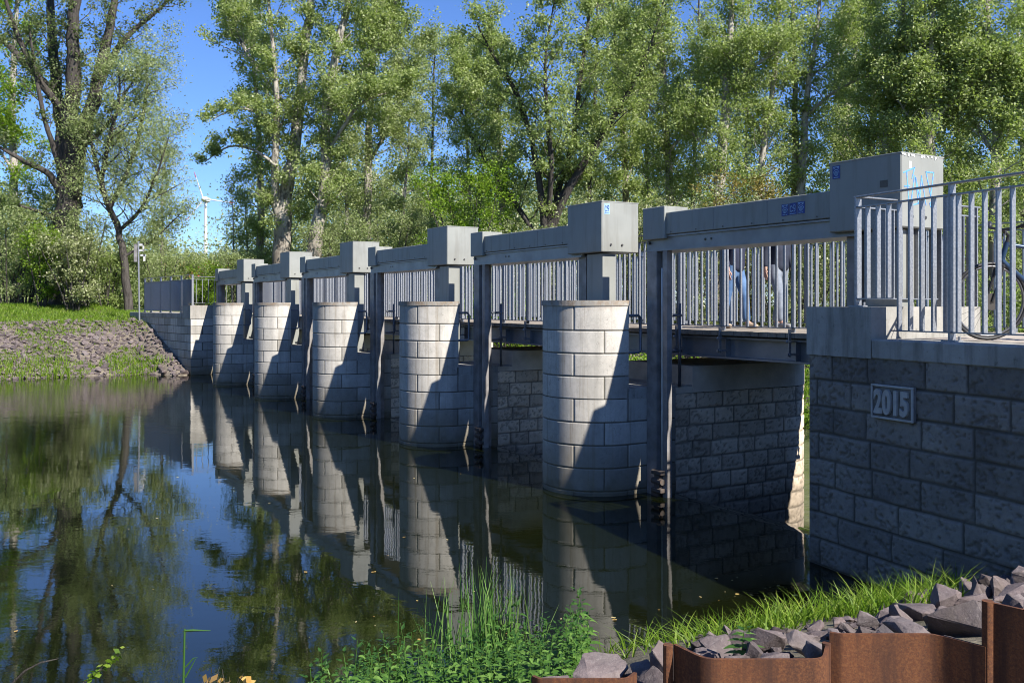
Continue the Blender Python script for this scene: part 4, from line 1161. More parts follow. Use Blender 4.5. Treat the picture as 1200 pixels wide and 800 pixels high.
# the big dark forked tree at the left
Y = 45.0; b = P(82, 330, Y); b = (b[0], Y, gz(b[0], Y) - .2)
def L_(pts, r, dy=None, **k):
    k.setdefault('clear', 1.7); r = [q * 1.02 for q in r]
    return px_limb(pts, Y, r, b, dy, **k)
limbs = [L_([(82, 362), (80, 330), (79, 285), (79, 240), (82, 200), (84, 165)], [.95, .78, .60, .56, .52, .40], None, dens=.12, t0=.5, len=.6),
    L_([(79, 205), (74, 150), (66, 95), (61, 40), (58, -40), (52, -130)], [.40, .34, .27, .22, .16, .06], [0, .3, .8, 1.2, 1.6, 2], dens=1),
    L_([(83, 185), (86, 120), (86, 60), (88, 0), (92, -80), (90, -150)], [.42, .36, .30, .26, .18, .06], [0, -.3, -.7, -1, -1.4, -2], dens=1),
    L_([(84, 240), (90, 195), (100, 150), (112, 110), (122, 60), (134, 5), (140, -70)], [.42, .38, .34, .30, .24, .17, .06], [0, -.2, -.3, .1, .4, .8, 1.5], dens=1),
    L_([(112, 112), (128, 75), (150, 42), (178, 18), (204, -4)], [.20, .17, .13, .09, .04], [0, .5, 1, 1.4, 2], dens=1.1),
    L_([(80, 225), (64, 178), (50, 128), (40, 75), (34, 30)], [.16, .13, .10, .08, .03], [-.3, -.8, -1.2, -1.5, -1.8], dens=.7),
    L_([(77, 140), (58, 105), (30, 75), (0, 45), (-40, 20)], [.24, .20, .16, .12, .05], [0, .6, 1.2, 2, 2.6], dens=1),
    L_([(76, 132), (50, 100), (20, 40), (0, -20)], [.20, .16, .12, .05], [0, -.8, -1.6, -2.4], dens=1),
    L_([(97, 172), (118, 155), (138, 130), (150, 104), (168, 82)], [.10, .085, .07, .05, .02], [0, -.5, -.9, -1.1, -1.4], dens=.7, len=.5),
    L_([(76, 235), (58, 205), (30, 190), (-5, 170)], [.22, .16, .11, .05], [0, -.8, -1.5, -2], dens=.9, len=.8),
    L_([(74, 262), (52, 250), (20, 240)], [.15, .10, .04], [0, -.6, -1.3], dens=.8, len=.7)]
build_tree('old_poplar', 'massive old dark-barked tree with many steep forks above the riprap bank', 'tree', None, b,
    tree_mesh_data(limbs, 11, 21000, leaf=.15, sec=12, sec_len=2.02, t0=.25, sigma=.18, up=.5, ter=8), MAT['bark'], MAT['deep_green_leaf'])

# slender leaning tree right of it
Y = 44.0; b = P(146, 345, Y); b = (b[0], Y, gz(b[0], Y) - .2)
limbs = [px_limb([(152, 376), (146, 310), (138, 270), (126, 238), (116, 205), (108, 172), (98, 140)], Y, [.22, .18, .15, .14, .12, .09, .05], b, dens=1.0, t0=.4),
    px_limb([(128, 245), (150, 200), (165, 150), (172, 100), (170, 60)], Y, [.13, .11, .09, .06, .02], b, [0, .5, .9, 1.2, 1.5], dens=1.4),
    px_limb([(138, 272), (165, 245), (185, 200), (198, 160)], Y, [.10, .08, .05, .02], b, [0, -.5, -1, -1.2], dens=1.4),
    px_limb([(118, 212), (128, 165), (140, 115), (138, 78)], Y, [.11, .09, .06, .02], b, [0, -.5, -.8, -1.2], dens=1.4),
    px_limb([(146, 300), (180, 280), (212, 250)], Y, [.08, .05, .02], b, [0, .5, .9], dens=1.4, len=.7)]
build_tree('willow', 'thin leaning tree with an airy pale crown just right of the massive dark tree', 'tree', None, b,
    tree_mesh_data(limbs, 12, 38000, leaf=.14, sec=20, sec_len=2.2, t0=.12, sigma=.26, aspect=.45), MAT['bark'], MAT['willow_leaf'])

# two pale poplars in the middle left
Y = 52.0; b = P(330, 330, Y); b = (b[0], Y, gz(b[0], Y) - .2)
limbs = [px_limb([(328, 362), (330, 300), (331, 262), (337, 215), (346, 165), (352, 110), (357, 50), (366, -10), (372, -90)], Y, [.66, .52, .47, .36, .32, .29, .25, .21, .10], b, dens=.95, t0=.16),
    px_limb([(328, 262), (322, 210), (323, 165), (324, 110), (318, 40), (312, -40)], Y, [.30, .22, .19, .15, .10, .04], b, [0, -.6, -1, -1.2, -1.5, -2], dens=1.1),
    px_limb([(323, 150), (302, 132), (275, 128), (246, 142)], Y, [.12, .09, .06, .02], b, [-1, -1.4, -2, -2.4], dens=.9, len=.6),
    px_limb([(324, 195), (298, 176), (268, 172), (240, 190)], Y, [.10, .08, .05, .02], b, [-1, -.6, 0, .3], dens=.9, len=.6),
    px_limb([(340, 130), (300, 80), (275, 30), (268, -30)], Y, [.14, .11, .08, .03], b, [0, 1.2, 2, 2.6], dens=1.5)]
build_tree('pale_poplar', 'tall poplar with a swollen foot and long mottled white trunk, left of the pair', 'tree', None, b,
    tree_mesh_data(limbs, 13, 46000, leaf=.17, sec=14, sec_len=2.64, t0=.3, sigma=.18, up=.5, ter=8), MAT['pbark'], MAT['poplar_leaf'])
Y = 50.0; b = P(368, 330, Y); b = (b[0], Y, gz(b[0], Y) - .2)
limbs = [px_limb([(362, 362), (368, 292), (376, 245), (381, 200), (381, 150), (386, 100), (396, 50), (408, 0), (416, -80)], Y, [.48, .40, .34, .31, .28, .25, .21, .17, .08], b, dens=.9, t0=.18),
    px_limb([(384, 130), (410, 100), (440, 60), (462, 10), (470, -50)], Y, [.16, .13, .10, .07, .03], b, [0, .8, 1.4, 2, 2.6], dens=1.5),
    px_limb([(382, 180), (402, 150), (425, 120), (470, 105)], Y, [.12, .10, .07, .03], b, [0, -.8, -1.4, -2], dens=1.4)]
build_tree('pale_poplar', 'tall poplar with a curved pale trunk, right of the pair', 'tree', None, b,
    tree_mesh_data(limbs, 14, 46000, leaf=.17, sec=14, sec_len=2.55, t0=.3, sigma=.18, up=.5, ter=8), MAT['pbark'], MAT['poplar_leaf'])
# broad many-stemmed tree behind the second and nearest piers
Y = 46.0; b = P(640, 330, Y); b = (b[0], Y, gz(b[0], Y) - .2)
limbs = [px_limb([(640, 362), (642, 300), (650, 255), (668, 215)], Y, [.45, .36, .28, .22], b, dens=.5, t0=.5),
    px_limb([(645, 270), (670, 215), (705, 160), (735, 110), (760, 60), (778, 0)], Y, [.22, .19, .15, .12, .08, .03], b, [0, -.6, -1.2, -1.6, -2, -2.2], dens=1.3),
    px_limb([(643, 280), (655, 220), (672, 160), (680, 90), (690, 20), (700, -50)], Y, [.20, .17, .14, .11, .07, .02], b, [0, .6, 1.2, 1.8, 2.2, 2.8], dens=1.3),
    px_limb([(640, 285), (632, 215), (620, 150), (600, 100), (575, 60), (560, 30)], Y, [.19, .16, .13, .10, .06, .02], b, [0, -.4, -.8, -1, -1.4, -1.8], dens=1.3),
    px_limb([(641, 260), (646, 190), (640, 120), (640, 60), (650, 0)], Y, [.15, .13, .10, .06, .02], b, [0, -1.2, -2, -2.6, -3], dens=1.3),
    px_limb([(638, 290), (605, 240), (570, 190), (548, 150), (535, 110)], Y, [.16, .13, .10, .06, .02], b, [0, .6, 1.2, 1.6, 2], dens=1.4)]
build_tree('white_poplar', 'broad tree with grey limbs fanning out behind the two nearest piers', 'tree', None, b,
    tree_mesh_data(limbs, 15, 52000, leaf=.16, sec=16, sec_len=2.20, t0=.15, sigma=.18, up=.5, ter=8), MAT['bark'], MAT['poplar_leaf'])

# tall trees of the right half, trunks drawn where the photograph shows them
def stem(name, label, Y, pts, r0, seed, n, side=(), mat='poplar_leaf', bark='pbark', leaf=.155, sec_len=2.4, sec=15, sigma=.24, dens=1.0, t0=.05):
    p0 = P(pts[0][0], 330, Y); b = (p0[0], Y, gz(p0[0], Y) - .3)
    pp = [(pts[0][0], 357 + F * (EYE - b[2]) / Y)] + list(pts); k = len(pp)
    rad = [r0 * 1.15 * (1 - .82 * i / (k - 1)) for i in range(k)]
    limbs = [px_limb(pp, Y, rad, b, dens=dens, t0=t0)]
    for q, rr in side: limbs.append(px_limb(q, Y, [rr * (1 - .85 * i / (len(q) - 1)) for i in range(len(q))], b, [(-1) ** (len(limbs)) * .6 * i for i in range(len(q))], dens=1.5))
    return build_tree(name, label, 'tree', None, b, tree_mesh_data(limbs, seed, n, leaf=leaf, sec=sec, sec_len=sec_len, sigma=sigma, up=.55, ter=8), MAT[bark], MAT[mat])
stem('poplar', 'tall tree with a straight dark trunk left of the sky gap, over the nearest beam', 44, [(838, 260), (848, 160), (852, 90), (857, 20), (860, -90)], .30, 21, 34000, [([(850, 110), (880, 80), (915, 60)], .10), ([(846, 180), (815, 160), (790, 130)], .09)])
stem('poplar', 'tall slim dark tree just left of the pale twin trunk above the nearest beam', 47, [(930, 250), (932, 168), (931, 90), (929, 10), (926, -80)], .21, 22, 15000, [], sec_len=1.7, dens=.7)
stem('pale_poplar', 'tall tree with a bright leaning birch-white trunk in the sky gap above the nearest beam', 46, [(938, 250), (942, 170), (947, 105), (957, 40), (966, -60)], .24, 23, 16000, [([(940, 140), (975, 110), (1010, 92), (1040, 86)], .10), ([(950, 90), (985, 60), (1000, 20)], .07)], sec_len=1.8, dens=.7)
stem('poplar', 'tree with a dark trunk leaning up to the right behind the nearest beam', 45, [(890, 230), (896, 165), (906, 100), (912, 30), (915, -60)], .20, 24, 20000, [([(896, 160), (870, 120), (850, 90)], .08)], sec_len=2.0)
stem('pale_poplar', 'tall pale-trunked tree right above the graffiti drive box', 43, [(1036, 220), (1040, 165), (1046, 90), (1056, 30), (1064, -70)], .27, 25, 30000, [([(1042, 130), (1080, 80), (1120, 40)], .10)])
stem('poplar', 'tall dark tree close left of the pale trunk above the graffiti drive box', 48, [(1020, 230), (1022, 165), (1024, 75), (1018, 0), (1014, -80)], .25, 26, 26000)
stem('poplar', 'dense leafy tree with a dark trunk behind the bicycle railing', 41, [(1090, 230), (1088, 120), (1092, 50), (1096, -60)], .26, 27, 46000, [([(1088, 150), (1125, 110), (1165, 80)], .11), ([(1090, 170), (1060, 130), (1045, 95)], .08)], 'poplar_leaf')
stem('poplar', 'leafy tree at the right edge of the picture above the bicycle', 40, [(1165, 240), (1168, 150), (1160, 70), (1155, -60)], .26, 28, 46000, [([(1168, 160), (1200, 120), (1240, 90)], .11), ([(1165, 180), (1135, 130), (1125, 80)], .09)])
stem('poplar', 'leafy tree with its trunk just outside the right edge of the picture', 42, [(1235, 240), (1238, 150), (1230, 70), (1225, -60)], .28, 29, 34000, [([(1236, 170), (1205, 130), (1190, 80)], .11)], 'dark_leaf')
stem('poplar', 'bushy tree between the broad fanned tree and the straight dark trunk', 50, [(785, 250), (782, 170), (778, 90), (770, 10), (765, -80)], .26, 30, 48000, [([(782, 180), (820, 130), (835, 70)], .10), ([(780, 150), (745, 100), (735, 40)], .10)])
stem('poplar', 'tall grey green tree behind the right one of the pale pair', 58, [(430, 260), (432, 180), (436, 90), (440, 10), (442, -90)], .30, 31, 46000, [([(432, 190), (465, 130), (480, 60)], .12)], 'willow_leaf', leaf=.18, sec_len=3.0)
stem('poplar', 'airy tree left behind the pair of pale poplars, touching the blue sky', 56, [(306, 260), (304, 180), (300, 100), (292, 30), (285, -60)], .22, 32, 20000, [], 'poplar_leaf', leaf=.17, sec_len=1.9)
stem('poplar', 'rounded tree standing back right of the wide sky gap', 60, [(590, 260), (586, 190), (582, 110), (575, 60)], .28, 33, 40000, [([(586, 180), (555, 130), (545, 90)], .1)], 'poplar_leaf', leaf=.18, sec_len=2.8)
stem('poplar', 'tall tree whose crown fills the top right above the graffiti drive box', 55, [(1000, 250), (990, 160), (1000, 80), (1010, -10), (1015, -90)], .26, 34, 26000, [], 'willow_leaf', leaf=.17)
stem('poplar', 'tall tree far behind the left end of the nearest beam', 58, [(735, 250), (730, 150), (722, 60), (715, -60)], .26, 35, 40000, [], 'poplar_leaf', leaf=.18, sec_len=3.0)
stem('poplar', 'tree behind the massive dark tree at the left edge of the picture', 56, [(20, 300), (16, 200), (14, 100), (20, 0), (20, -90)], .3, 36, 36000, [([(16, 200), (-20, 150), (-60, 90)], .12)], 'bright_leaf', leaf=.18, sec_len=3.0)
stem('sapling', 'thin young tree right beside the wind turbine tower', 56, [(274, 300), (273, 250), (271, 215)], .06, 37, 1800, [], 'willow_leaf', leaf=.14, sec_len=.7, sec=14)
stem('sapling', 'thin young tree between the turbine and the first pale poplar', 58, [(290, 300), (288, 250), (285, 205)], .07, 38, 3600, [], 'willow_leaf', leaf=.14, sec_len=1.2, sec=14)
stem('sapling', 'thin bushy young tree left of the wind turbine behind the sign pole', 55, [(190, 310), (190, 260), (190, 215), (194, 180)], .11, 39, 7000, [], 'willow_leaf', leaf=.14, sec_len=1.4, sec=16)
stem('sapling', 'young pale-stemmed tree behind the farthest piers', 54, [(408, 280), (405, 225), (402, 180), (400, 130)], .13, 40, 12000, [], 'willow_leaf', leaf=.15, sec_len=2.0, sec=14)
stem('sapling', 'young grey green tree behind the third drive box', 53, [(470, 290), (474, 230), (478, 180), (480, 130)], .13, 41, 16000, [], 'willow_leaf', leaf=.15, sec_len=2.2, sec=14)

for i, (pa, Yx, lean, r0, nn, mt, lab) in enumerate((
    (690, 56, 12, .16, 20000, 'poplar_leaf', 'slim tree rising behind the box over the nearest pier'),
    (760, 60, -10, .16, 20000, 'willow_leaf', 'slim tree behind the gap between nearest pier box and nearest beam'),
    (812, 57, 8, .15, 18000, 'poplar_leaf', 'slim upright tree just left of the straight dark trunk'),
    (872, 62, 6, .15, 16000, 'willow_leaf', 'faint slim tree right of the straight dark trunk'),
    (975, 60, 14, .16, 16000, 'poplar_leaf', 'slim tree in the right part of the sky gap over the graffiti box'),
    (1065, 56, 8, .16, 20000, 'poplar_leaf', 'slim tree right of the pale trunk above the graffiti drive box'),
    (1125, 52, -6, .17, 24000, 'poplar_leaf', 'slim tree above the first railing post of the bicycle railing'),
    (1200, 54, -8, .17, 22000, 'willow_leaf', 'slim tree at the right edge behind the leafy one'),
    (505, 66, 5, .14, 12000, 'willow_leaf', 'slim tree standing far back in the wide sky gap'),
    (550, 62, -8, .15, 18000, 'poplar_leaf', 'slim tree just right of the wide sky gap'))):
    top = -70 if pa not in (505, 550) else 60
    stem('poplar', lab, Yx, [(pa, 255), (pa + lean * .3, 170), (pa + lean * .7, 85), (pa + lean, top)], r0, 200 + i, nn, [], mt, 'pbark' if i % 2 else 'bark', leaf=.17, sec_len=2.2)
# shrubs: clumps of upright twigs
def shrub_data(seed, w, h, n, leaf=.11, sigma=.16, stems=11):
    r = random.Random(seed); limbs = []
    for i in range(stems):
        a = r.uniform(0, 6.28); s = r.uniform(.2, 1) * w * .5
        limbs.append(([(math.cos(a) * s * .15, math.sin(a) * s * .15, -.2), (math.cos(a) * s * .5, math.sin(a) * s * .5, h * .4), (math.cos(a) * s * .85, math.sin(a) * s * .85, h * r.uniform(.65, .85)), (math.cos(a) * s, math.sin(a) * s, h * r.uniform(.8, 1.0))], [.045, .032, .02, .006], {'t0': .08}))
    return tree_mesh_data(limbs, seed, n, leaf=leaf, sec=13, sec_len=w * .26, ter=4, sigma=sigma, up=.4)
SD = {}
def shrub(label, px, Y, w, h, mat, seed, n=9000, leaf=.12, name='shrub', z=None):
    x = (px - 600) / F * Y
    build_tree(name, label, 'shrub', None, (x, Y, (gz(x, Y) if z is None else z) - .05), shrub_data(seed, w, h, n, leaf), MAT['bark'], MAT[mat], 0, 'stems', 'foliage')
shrub('grey green shrub at the left edge of the far grass bank', 8, 44, 4.2, 4.6, 'willow_leaf', 51, 12000)
shrub('light shrub with yellowish leaves left of the massive dark trunk', 50, 43.2, 2.6, 3.6, 'bright_leaf', 52, 7000)
shrub('pale silvery shrub growing around the foot of the massive dark tree', 88, 42.5, 3.4, 3.4, 'blossom_leaf', 53, 9000)
shrub('tall thin shrub climbing the right side of the massive dark trunk', 98, 43.5, 2.0, 4.6, 'willow_leaf', 54, 6000)
shrub('brownish green shrub between the massive tree and the leaning thin tree', 125, 44.5, 3.0, 2.9, 'dark_leaf', 55, 7000)
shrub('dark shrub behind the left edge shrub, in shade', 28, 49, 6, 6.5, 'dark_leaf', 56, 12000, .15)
shrub('green shrub behind the dark end-on railing of the far abutment', 190, 50, 4.4, 3.0, 'willow_leaf', 57, 8000)
shrub('leafy hedge bush below the wind turbine', 232, 52, 4.2, 2.3, 'bright_leaf', 58, 8000)
shrub('low green bush behind the farthest drive box', 275, 53, 4.0, 3.2, 'willow_leaf', 59, 7000)
shrub('green bush behind the drive box of the fourth pier', 330, 54, 4.6, 3.4, 'willow_leaf', 60, 8000)
shrub('tall grey green bush behind the middle pier box', 395, 50, 5, 4.6, 'willow_leaf', 61, 9000)
shrub('grey green bush behind the second nearest gate frame', 455, 49, 5.5, 5.0, 'willow_leaf', 62, 10000)
shrub('vivid dark green bush left of the nearest pier box', 548, 45, 5.4, 7.0, 'bright_leaf', 63, 16000, .14)
shrub('white flowering bush just left of the nearest pier box', 628, 38, 5.0, 5.6, 'blossom_leaf', 64, 15000)
shrub('white flowering bush behind the gap right of the nearest pier box', 735, 39, 4.6, 5.8, 'blossom_leaf', 65, 14000)
shrub('tall flowering bush above the left half of the nearest beam', 805, 37, 5.4, 6.6, 'blossom_leaf', 66, 17000)
shrub('orange tinged bush above the middle of the nearest beam', 868, 40, 4.0, 7.6, 'ochre_leaf', 67, 9000)
shrub('pale bush above the stickers on the nearest beam', 925, 38, 5.0, 6.6, 'blossom_leaf', 68, 14000)
shrub('olive green bush left of the graffiti drive box', 985, 39, 4.6, 6.6, 'willow_leaf', 69, 13000)
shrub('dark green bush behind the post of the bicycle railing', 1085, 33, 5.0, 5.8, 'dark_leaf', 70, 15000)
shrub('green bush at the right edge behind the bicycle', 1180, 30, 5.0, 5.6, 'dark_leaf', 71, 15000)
shrub('low bright bush seen between the railing bars left of the two people', 800, 30, 4.6, 2.8, 'bright_leaf', 72, 11000, .11)
shrub('low bright bush seen between the railing bars right of the two people', 960, 27, 4.4, 2.9, 'bright_leaf', 73, 11000, .11)
shrub('low bright bush directly behind the two walking people', 880, 29, 4.4, 2.8, 'bright_leaf', 74, 11000, .11)
shrub('low bright bush seen between the railing bars over the nearest pier', 690, 33, 5.0, 2.8, 'bright_leaf', 75, 10000, .12)
shrub('low green bush seen between the railing bars by the second pier', 590, 38, 5.0, 2.8, 'bright_leaf', 76, 9000, .12)
shrub('low green bush seen between the railing bars near the bicycle wheel', 1050, 24, 4.4, 2.6, 'bright_leaf', 77, 11000, .10)
shrub('low green bush behind the bicycle frame', 1165, 21, 4.4, 2.8, 'bright_leaf', 78, 11000, .10)
# far wood closing the view behind the trees
V_ = []; T_ = []; rgw = np.random.default_rng(8)
for i in range(120):
    px = rgw.uniform(240, 1400) if i < 84 else rgw.uniform(-160, 300); Yw = rgw.uniform(75, 105); c = np.array(P(px, 357, Yw)); c[2] = 2.0
    h = (rgw.uniform(10, 17) if px > 300 else rgw.uniform(5, 7)) if i < 84 else (rgw.uniform(4, 7) if px < 205 else rgw.uniform(2.5, 3.6)); n = 4200
    X = c + rgw.normal(size=(n, 3)) * np.array((2.6, 2.2, 0)); X[:, 2] = 2 + h * rgw.beta(1.6, 1.5, n)
    v, q = leaf_quads(X, .26, rgw); V_.append(v); T_.append(rgw.uniform(0, 1, n))
V_ = np.concatenate(V_); T_ = np.concatenate(T_)
tag(np_mesh('far_wood', V_, np.arange(len(V_)).reshape(-1, 4), MAT['willow_leaf'], {'tone': ('FACE', T_)}), 'far wood closing the view behind the trees', 'wood', None, 'stuff')

# ------------------------------------------------------------------ wind turbine, house, sign
Yt = 660.0; hub = P(241, 234, Yt); tb = thing('wind_turbine', 'white wind turbine with red blade tips far behind the sky gap', 'wind turbine', (hub[0], Yt, 0))
zh = hub[2]
m = MB(); m.tube([(0, 0, -2), (0, 0, zh * .5), (0, 0, zh - 1)], [1.6, 1.35, .9], 20); m.build('tower', MAT['white'], tb, True, None, 40)
m = MB(); m.box(-1.8, 1.8, -3.6, 5.0, zh - 1.6, zh + 1.8, .5); m.tube([(0, -3.6, zh), (0, -5.2, zh), (0, -6.2, zh)], [1.6, 1.3, .3], 14); m.build('nacelle', MAT['white'], tb, True, None, 40)
for i, (an, Lb_) in enumerate(((109, 20.5), (-8, 22.5), (231, 20))):
    a = math.radians(an); d = Vector((math.cos(a), 0, math.sin(a))); nr = Vector((-d.z, 0, d.x))
    m = MB(); m2 = MB()
    def ring(t, w, mb): return Vector((0, -4.6, zh)) + d * t, w
    st_ = [(1, .5), (4, .75), (9, .55), (14, .4), (Lb_ - 4.2, .28)]
    def loft(mb, st_):
        v = []; f = []
        for t, w_ in st_:
            c = Vector((0, -4.6, zh)) + d * t
            v += [c + nr * w_, c + Vector((0, -.28, 0)), c - nr * w_ * .5, c + Vector((0, .28, 0))]
        for k in range(len(st_) - 1):
            for q in range(4): f.append((k * 4 + q, k * 4 + (q + 1) % 4, k * 4 + 4 + (q + 1) % 4, k * 4 + 4 + q))
        f += [(3, 2, 1, 0), tuple(len(v) - 4 + q for q in range(4))]; mb.add(v, f)
    loft(m, st_); bl = m.build('blade', MAT['white'], tb, True, None, 40)
    loft(m2, [(Lb_ - 4.2, .5), (Lb_ - 2, .36), (Lb_, .12)]); m2.build('tip', MAT['red'], bl, True, None, 40)
xh, yh, _ = P(237, 330, 92); h_ = thing('house', 'low house with a red tiled roof half hidden by bushes under the wind turbine', 'house', (xh, yh, 2.0))
m = MB(); m.box(-3.2, 3.2, -2.5, 2.5, -.3, 3.2); wl = m.build('wall', MAT['plaster'], h_)
m = MB(); m.add([(-3.6, -3, 3.1), (3.6, -3, 3.1), (3.6, 3, 3.1), (-3.6, 3, 3.1), (-3.6, 0, 5.0), (3.6, 0, 5.0)], [(0, 1, 5, 4), (2, 3, 4, 5), (1, 2, 5), (3, 0, 4), (3, 2, 1, 0)]); m.build('roof', MAT['roof'], h_)
for x_ in (-1.6, 1.4):
    m = MB(); m.box(x_ - .5, x_ + .5, -2.56, -2.5, 1.0, 2.3); m.build('window', MAT['black'], h_)
b = W(-1.75, 30.2, 0); b = P(163.5, 364, 38.6); sg = thing('gauge_sign', 'thin white pole with small white angular sign panels at the far bank', 'sign', (b[0], b[1], gz(b[0], b[1]) - .1))
zt = P(162, 283, 38.6)[2] - sg.location.z
m = MB(); m.tube([(0, 0, 0), (-.05, 0, zt)], .034, 10); m.build('pole', MAT['galv'], sg)
m = MB(); m.box(-.24, -.10, .0, .02, zt - .85, zt - .10); m.build('sign_panel', MAT['steel_dark'], sg)
for a_ in ((.0, .20, zt - .18, zt - .10), (.14, .20, zt - .42, zt - .10), (.0, .20, zt - .40, zt - .34), (.05, .28, zt - .62, zt - .54), (.17, .25, zt - .82, zt - .54)):
    m = MB(); m.box(a_[0], a_[1], -.03, -.01, a_[2], a_[3]); m.build('sign_bar', MAT['white'], sg)

# ------------------------------------------------------------------ people
def skin_obj(name, chains, mat, parent, levels=1, root=0):
    """chains: list of lists of (x,y,z,r) ; first vertex of a chain may be an int = index into the vertices made so far"""
    vs = []; rs = []; es = []
    for ch in chains:
        prev = None
        for q in ch:
            if isinstance(q, int): prev = q; continue
            vs.append(q[:3]); rs.append(q[3]); i = len(vs) - 1
            if prev is not None: es.append((prev, i))
            prev = i
    me = bpy.data.meshes.new(name); me.from_pydata(vs, es, []); o = bpy.data.objects.new(name, me); COL.objects.link(o)
    md = o.modifiers.new('skin', 'SKIN'); md.use_smooth_shade = True
    for i, sv in enumerate(me.skin_vertices[0].data): sv.radius = (rs[i], rs[i]); sv.use_root = (i == root)
    s = o.modifiers.new('sub', 'SUBSURF'); s.levels = levels; s.render_levels = levels
    dg = bpy.context.evaluated_depsgraph_get(); dg.update(); nm = bpy.data.meshes.new_from_object(o.evaluated_get(dg))
    bpy.data.objects.remove(o); nm.name = name; nm.materials.clear(); nm.materials.append(mat)
    no_ = bpy.data.objects.new(name, nm); COL.objects.link(no_); no_.parent = parent; return no_
def hand(wx, wy, wz, s, sx):
    """five finger chains hanging from the wrist, slightly curled; returns chains with the palm first"""
    out = []
    for i, (dx, ln) in enumerate(((-.030, .070), (-.011, .080), (.010, .076), (.028, .060))):
        out.append([(wx + sx * .004, wy + dx * .8, wz - .055, .012), (wx + sx * .004, wy + dx, wz - .095, .0095), (wx - sx * .010, wy + dx - .006, wz - .095 - ln * .5, .0085), (wx - sx * .026, wy + dx - .012, wz - .095 - ln, .007)])
    out.append([(wx, wy - .018, wz - .03, .013), (wx - sx * .012, wy - .045, wz - .065, .011), (wx - sx * .018, wy - .052, wz - .105, .008)])
    return out
def person(label, loc, rz, H, jacket, trousers, shoe, hair, stride, seed):
    k = H / 1.75; p = thing('person', label, 'person', loc, rz)
    hips = .93; s = stride
    def leg(sg, f):   # f forward (towards -y) offset of the foot
        return [(sg * .095, 0, .90, .085), (sg * .10, -f * .55 - .03, .50, .056), (sg * .10, -f, .10, .040)]
    def arm(sg, f): return [(sg * .185, .01, 1.42, .052), (sg * .235, .03 - f * .3, 1.13, .042), (sg * .245, -.02 - f, .90, .030)]
    chains = [[(0, 0, .95, .12), (0, .0, 1.15, .115), (0, .01, 1.36, .125), (0, .01, 1.48, .06), (0, -.005, 1.55, .052), (0, -.02, 1.63, .082), (0, -.012, 1.70, .078), (0, -.005, 1.745, .045)]]
    n = 8
    L1, L2 = leg(1, s), leg(-1, -s); A1, A2 = arm(1, -s * .4), arm(-1, s * .4)
    for q in (L1, L2):
        fx, fy, fz = q[-1][:3]; chains.append([0] + q + [(fx * 1.05, fy - .10, .05, .034), (fx * 1.1, fy - .17, .04, .026)])
    for q in (A1, A2): chains.append([2] + q)
    base = [tuple(c * k if i < 3 else c * k for i, c in enumerate(v)) if not isinstance(v, int) else v for ch in chains for v in ch]
    sc = lambda ch: [v if isinstance(v, int) else tuple(c * k for c in v) for v in ch]
    cnt = 8 + 5 * 2; w1 = cnt + 2; w2 = cnt + 5
    for (wi, A, sx) in ((w1, A1, 1), (w2, A2, -1)):
        for ch in hand(A[-1][0], A[-1][1], A[-1][2], 1, sx): chains.append([wi] + ch)
    # nose and ears grow from the head
    chains.append([5, (0, -.108, 1.645, .016), (0, -.118, 1.632, .012)]); 
    for sx in (1, -1): chains.append([5, (sx * .082, 0, 1.645, .016), (sx * .092, .012, 1.655, .010)])
    body = skin_obj('body', [sc(c) for c in chains], MAT['skin'], p, 1)
    m = MB()
    for sx in (1, -1): m.tube([(sx * .030 * k, -.090 * k, 1.668 * k), (sx * .030 * k, -.104 * k, 1.668 * k)], .008 * k, 8)
    m.build('eyes', MAT['black'], body)
    m = MB(); m.tube([(-.022 * k, -.098 * k, 1.592 * k), (0, -.102 * k, 1.590 * k), (.022 * k, -.098 * k, 1.592 * k)], .005 * k, 6); m.build('mouth', MAT['red'], body)
    skin_obj('hair', [sc([(0, .030, 1.66, .082), (0, .012, 1.73, .082), (0, -.02, 1.765, .055)])], hair, p, 2)
    j = [[(0, 0, .84, .165), (0, 0, .95, .165), (0, .0, 1.12, .155), (0, .01, 1.36, .155), (0, .01, 1.47, .085), (0, .01, 1.52, .07)]]
    for q in (A1, A2): j.append([3] + [(a, b_, c, r_ + .020) for a, b_, c, r_ in q[:-1]] + [(q[-1][0], q[-1][1], q[-1][2] + .015, .045)])
    skin_obj('jacket', [sc(c) for c in j], jacket, p, 2)
    t = [[(0, 0, 1.06, .13), (0, 0, .92, .14)]]
    for q in (L1, L2): t.append([1] + [(q[0][0], q[0][1], q[0][2] - .06, .105), (q[0][0], (q[0][1] + q[1][1]) / 2, .70, .088), (q[1][0], q[1][1], q[1][2], .074), (q[2][0], (q[1][1] + q[2][1]) / 2, .29, .066), (q[2][0], q[2][1], .085, .062)])
    skin_obj('trousers', [sc(c) for c in t], trousers, p, 2)
    for q in (L1, L2):
        fx, fy = q[-1][0], q[-1][1]
        skin_obj('shoe', [sc([(fx, fy + .035, .055, .046), (fx * 1.03, fy - .06, .050, .050), (fx * 1.1, fy - .16, .040, .040), (fx * 1.12, fy - .20, .035, .030)])], shoe, p, 2)
    return p
person('person in blue jeans and navy jacket on the footbridge, left of the two', W(2.02, -.72, 2.248), ANG + .12, 1.70, MAT['navy'], MAT['jeans'], MAT['shoe'], MAT['hair'], .16, 1)
person('person in pale grey jeans and dark jacket on the footbridge, right of the two', W(2.66, -.98, 2.248), ANG + .05, 1.72, MAT['navy2'], MAT['pale_jeans'], MAT['shoe2'], MAT['hair2'], -.14, 2)

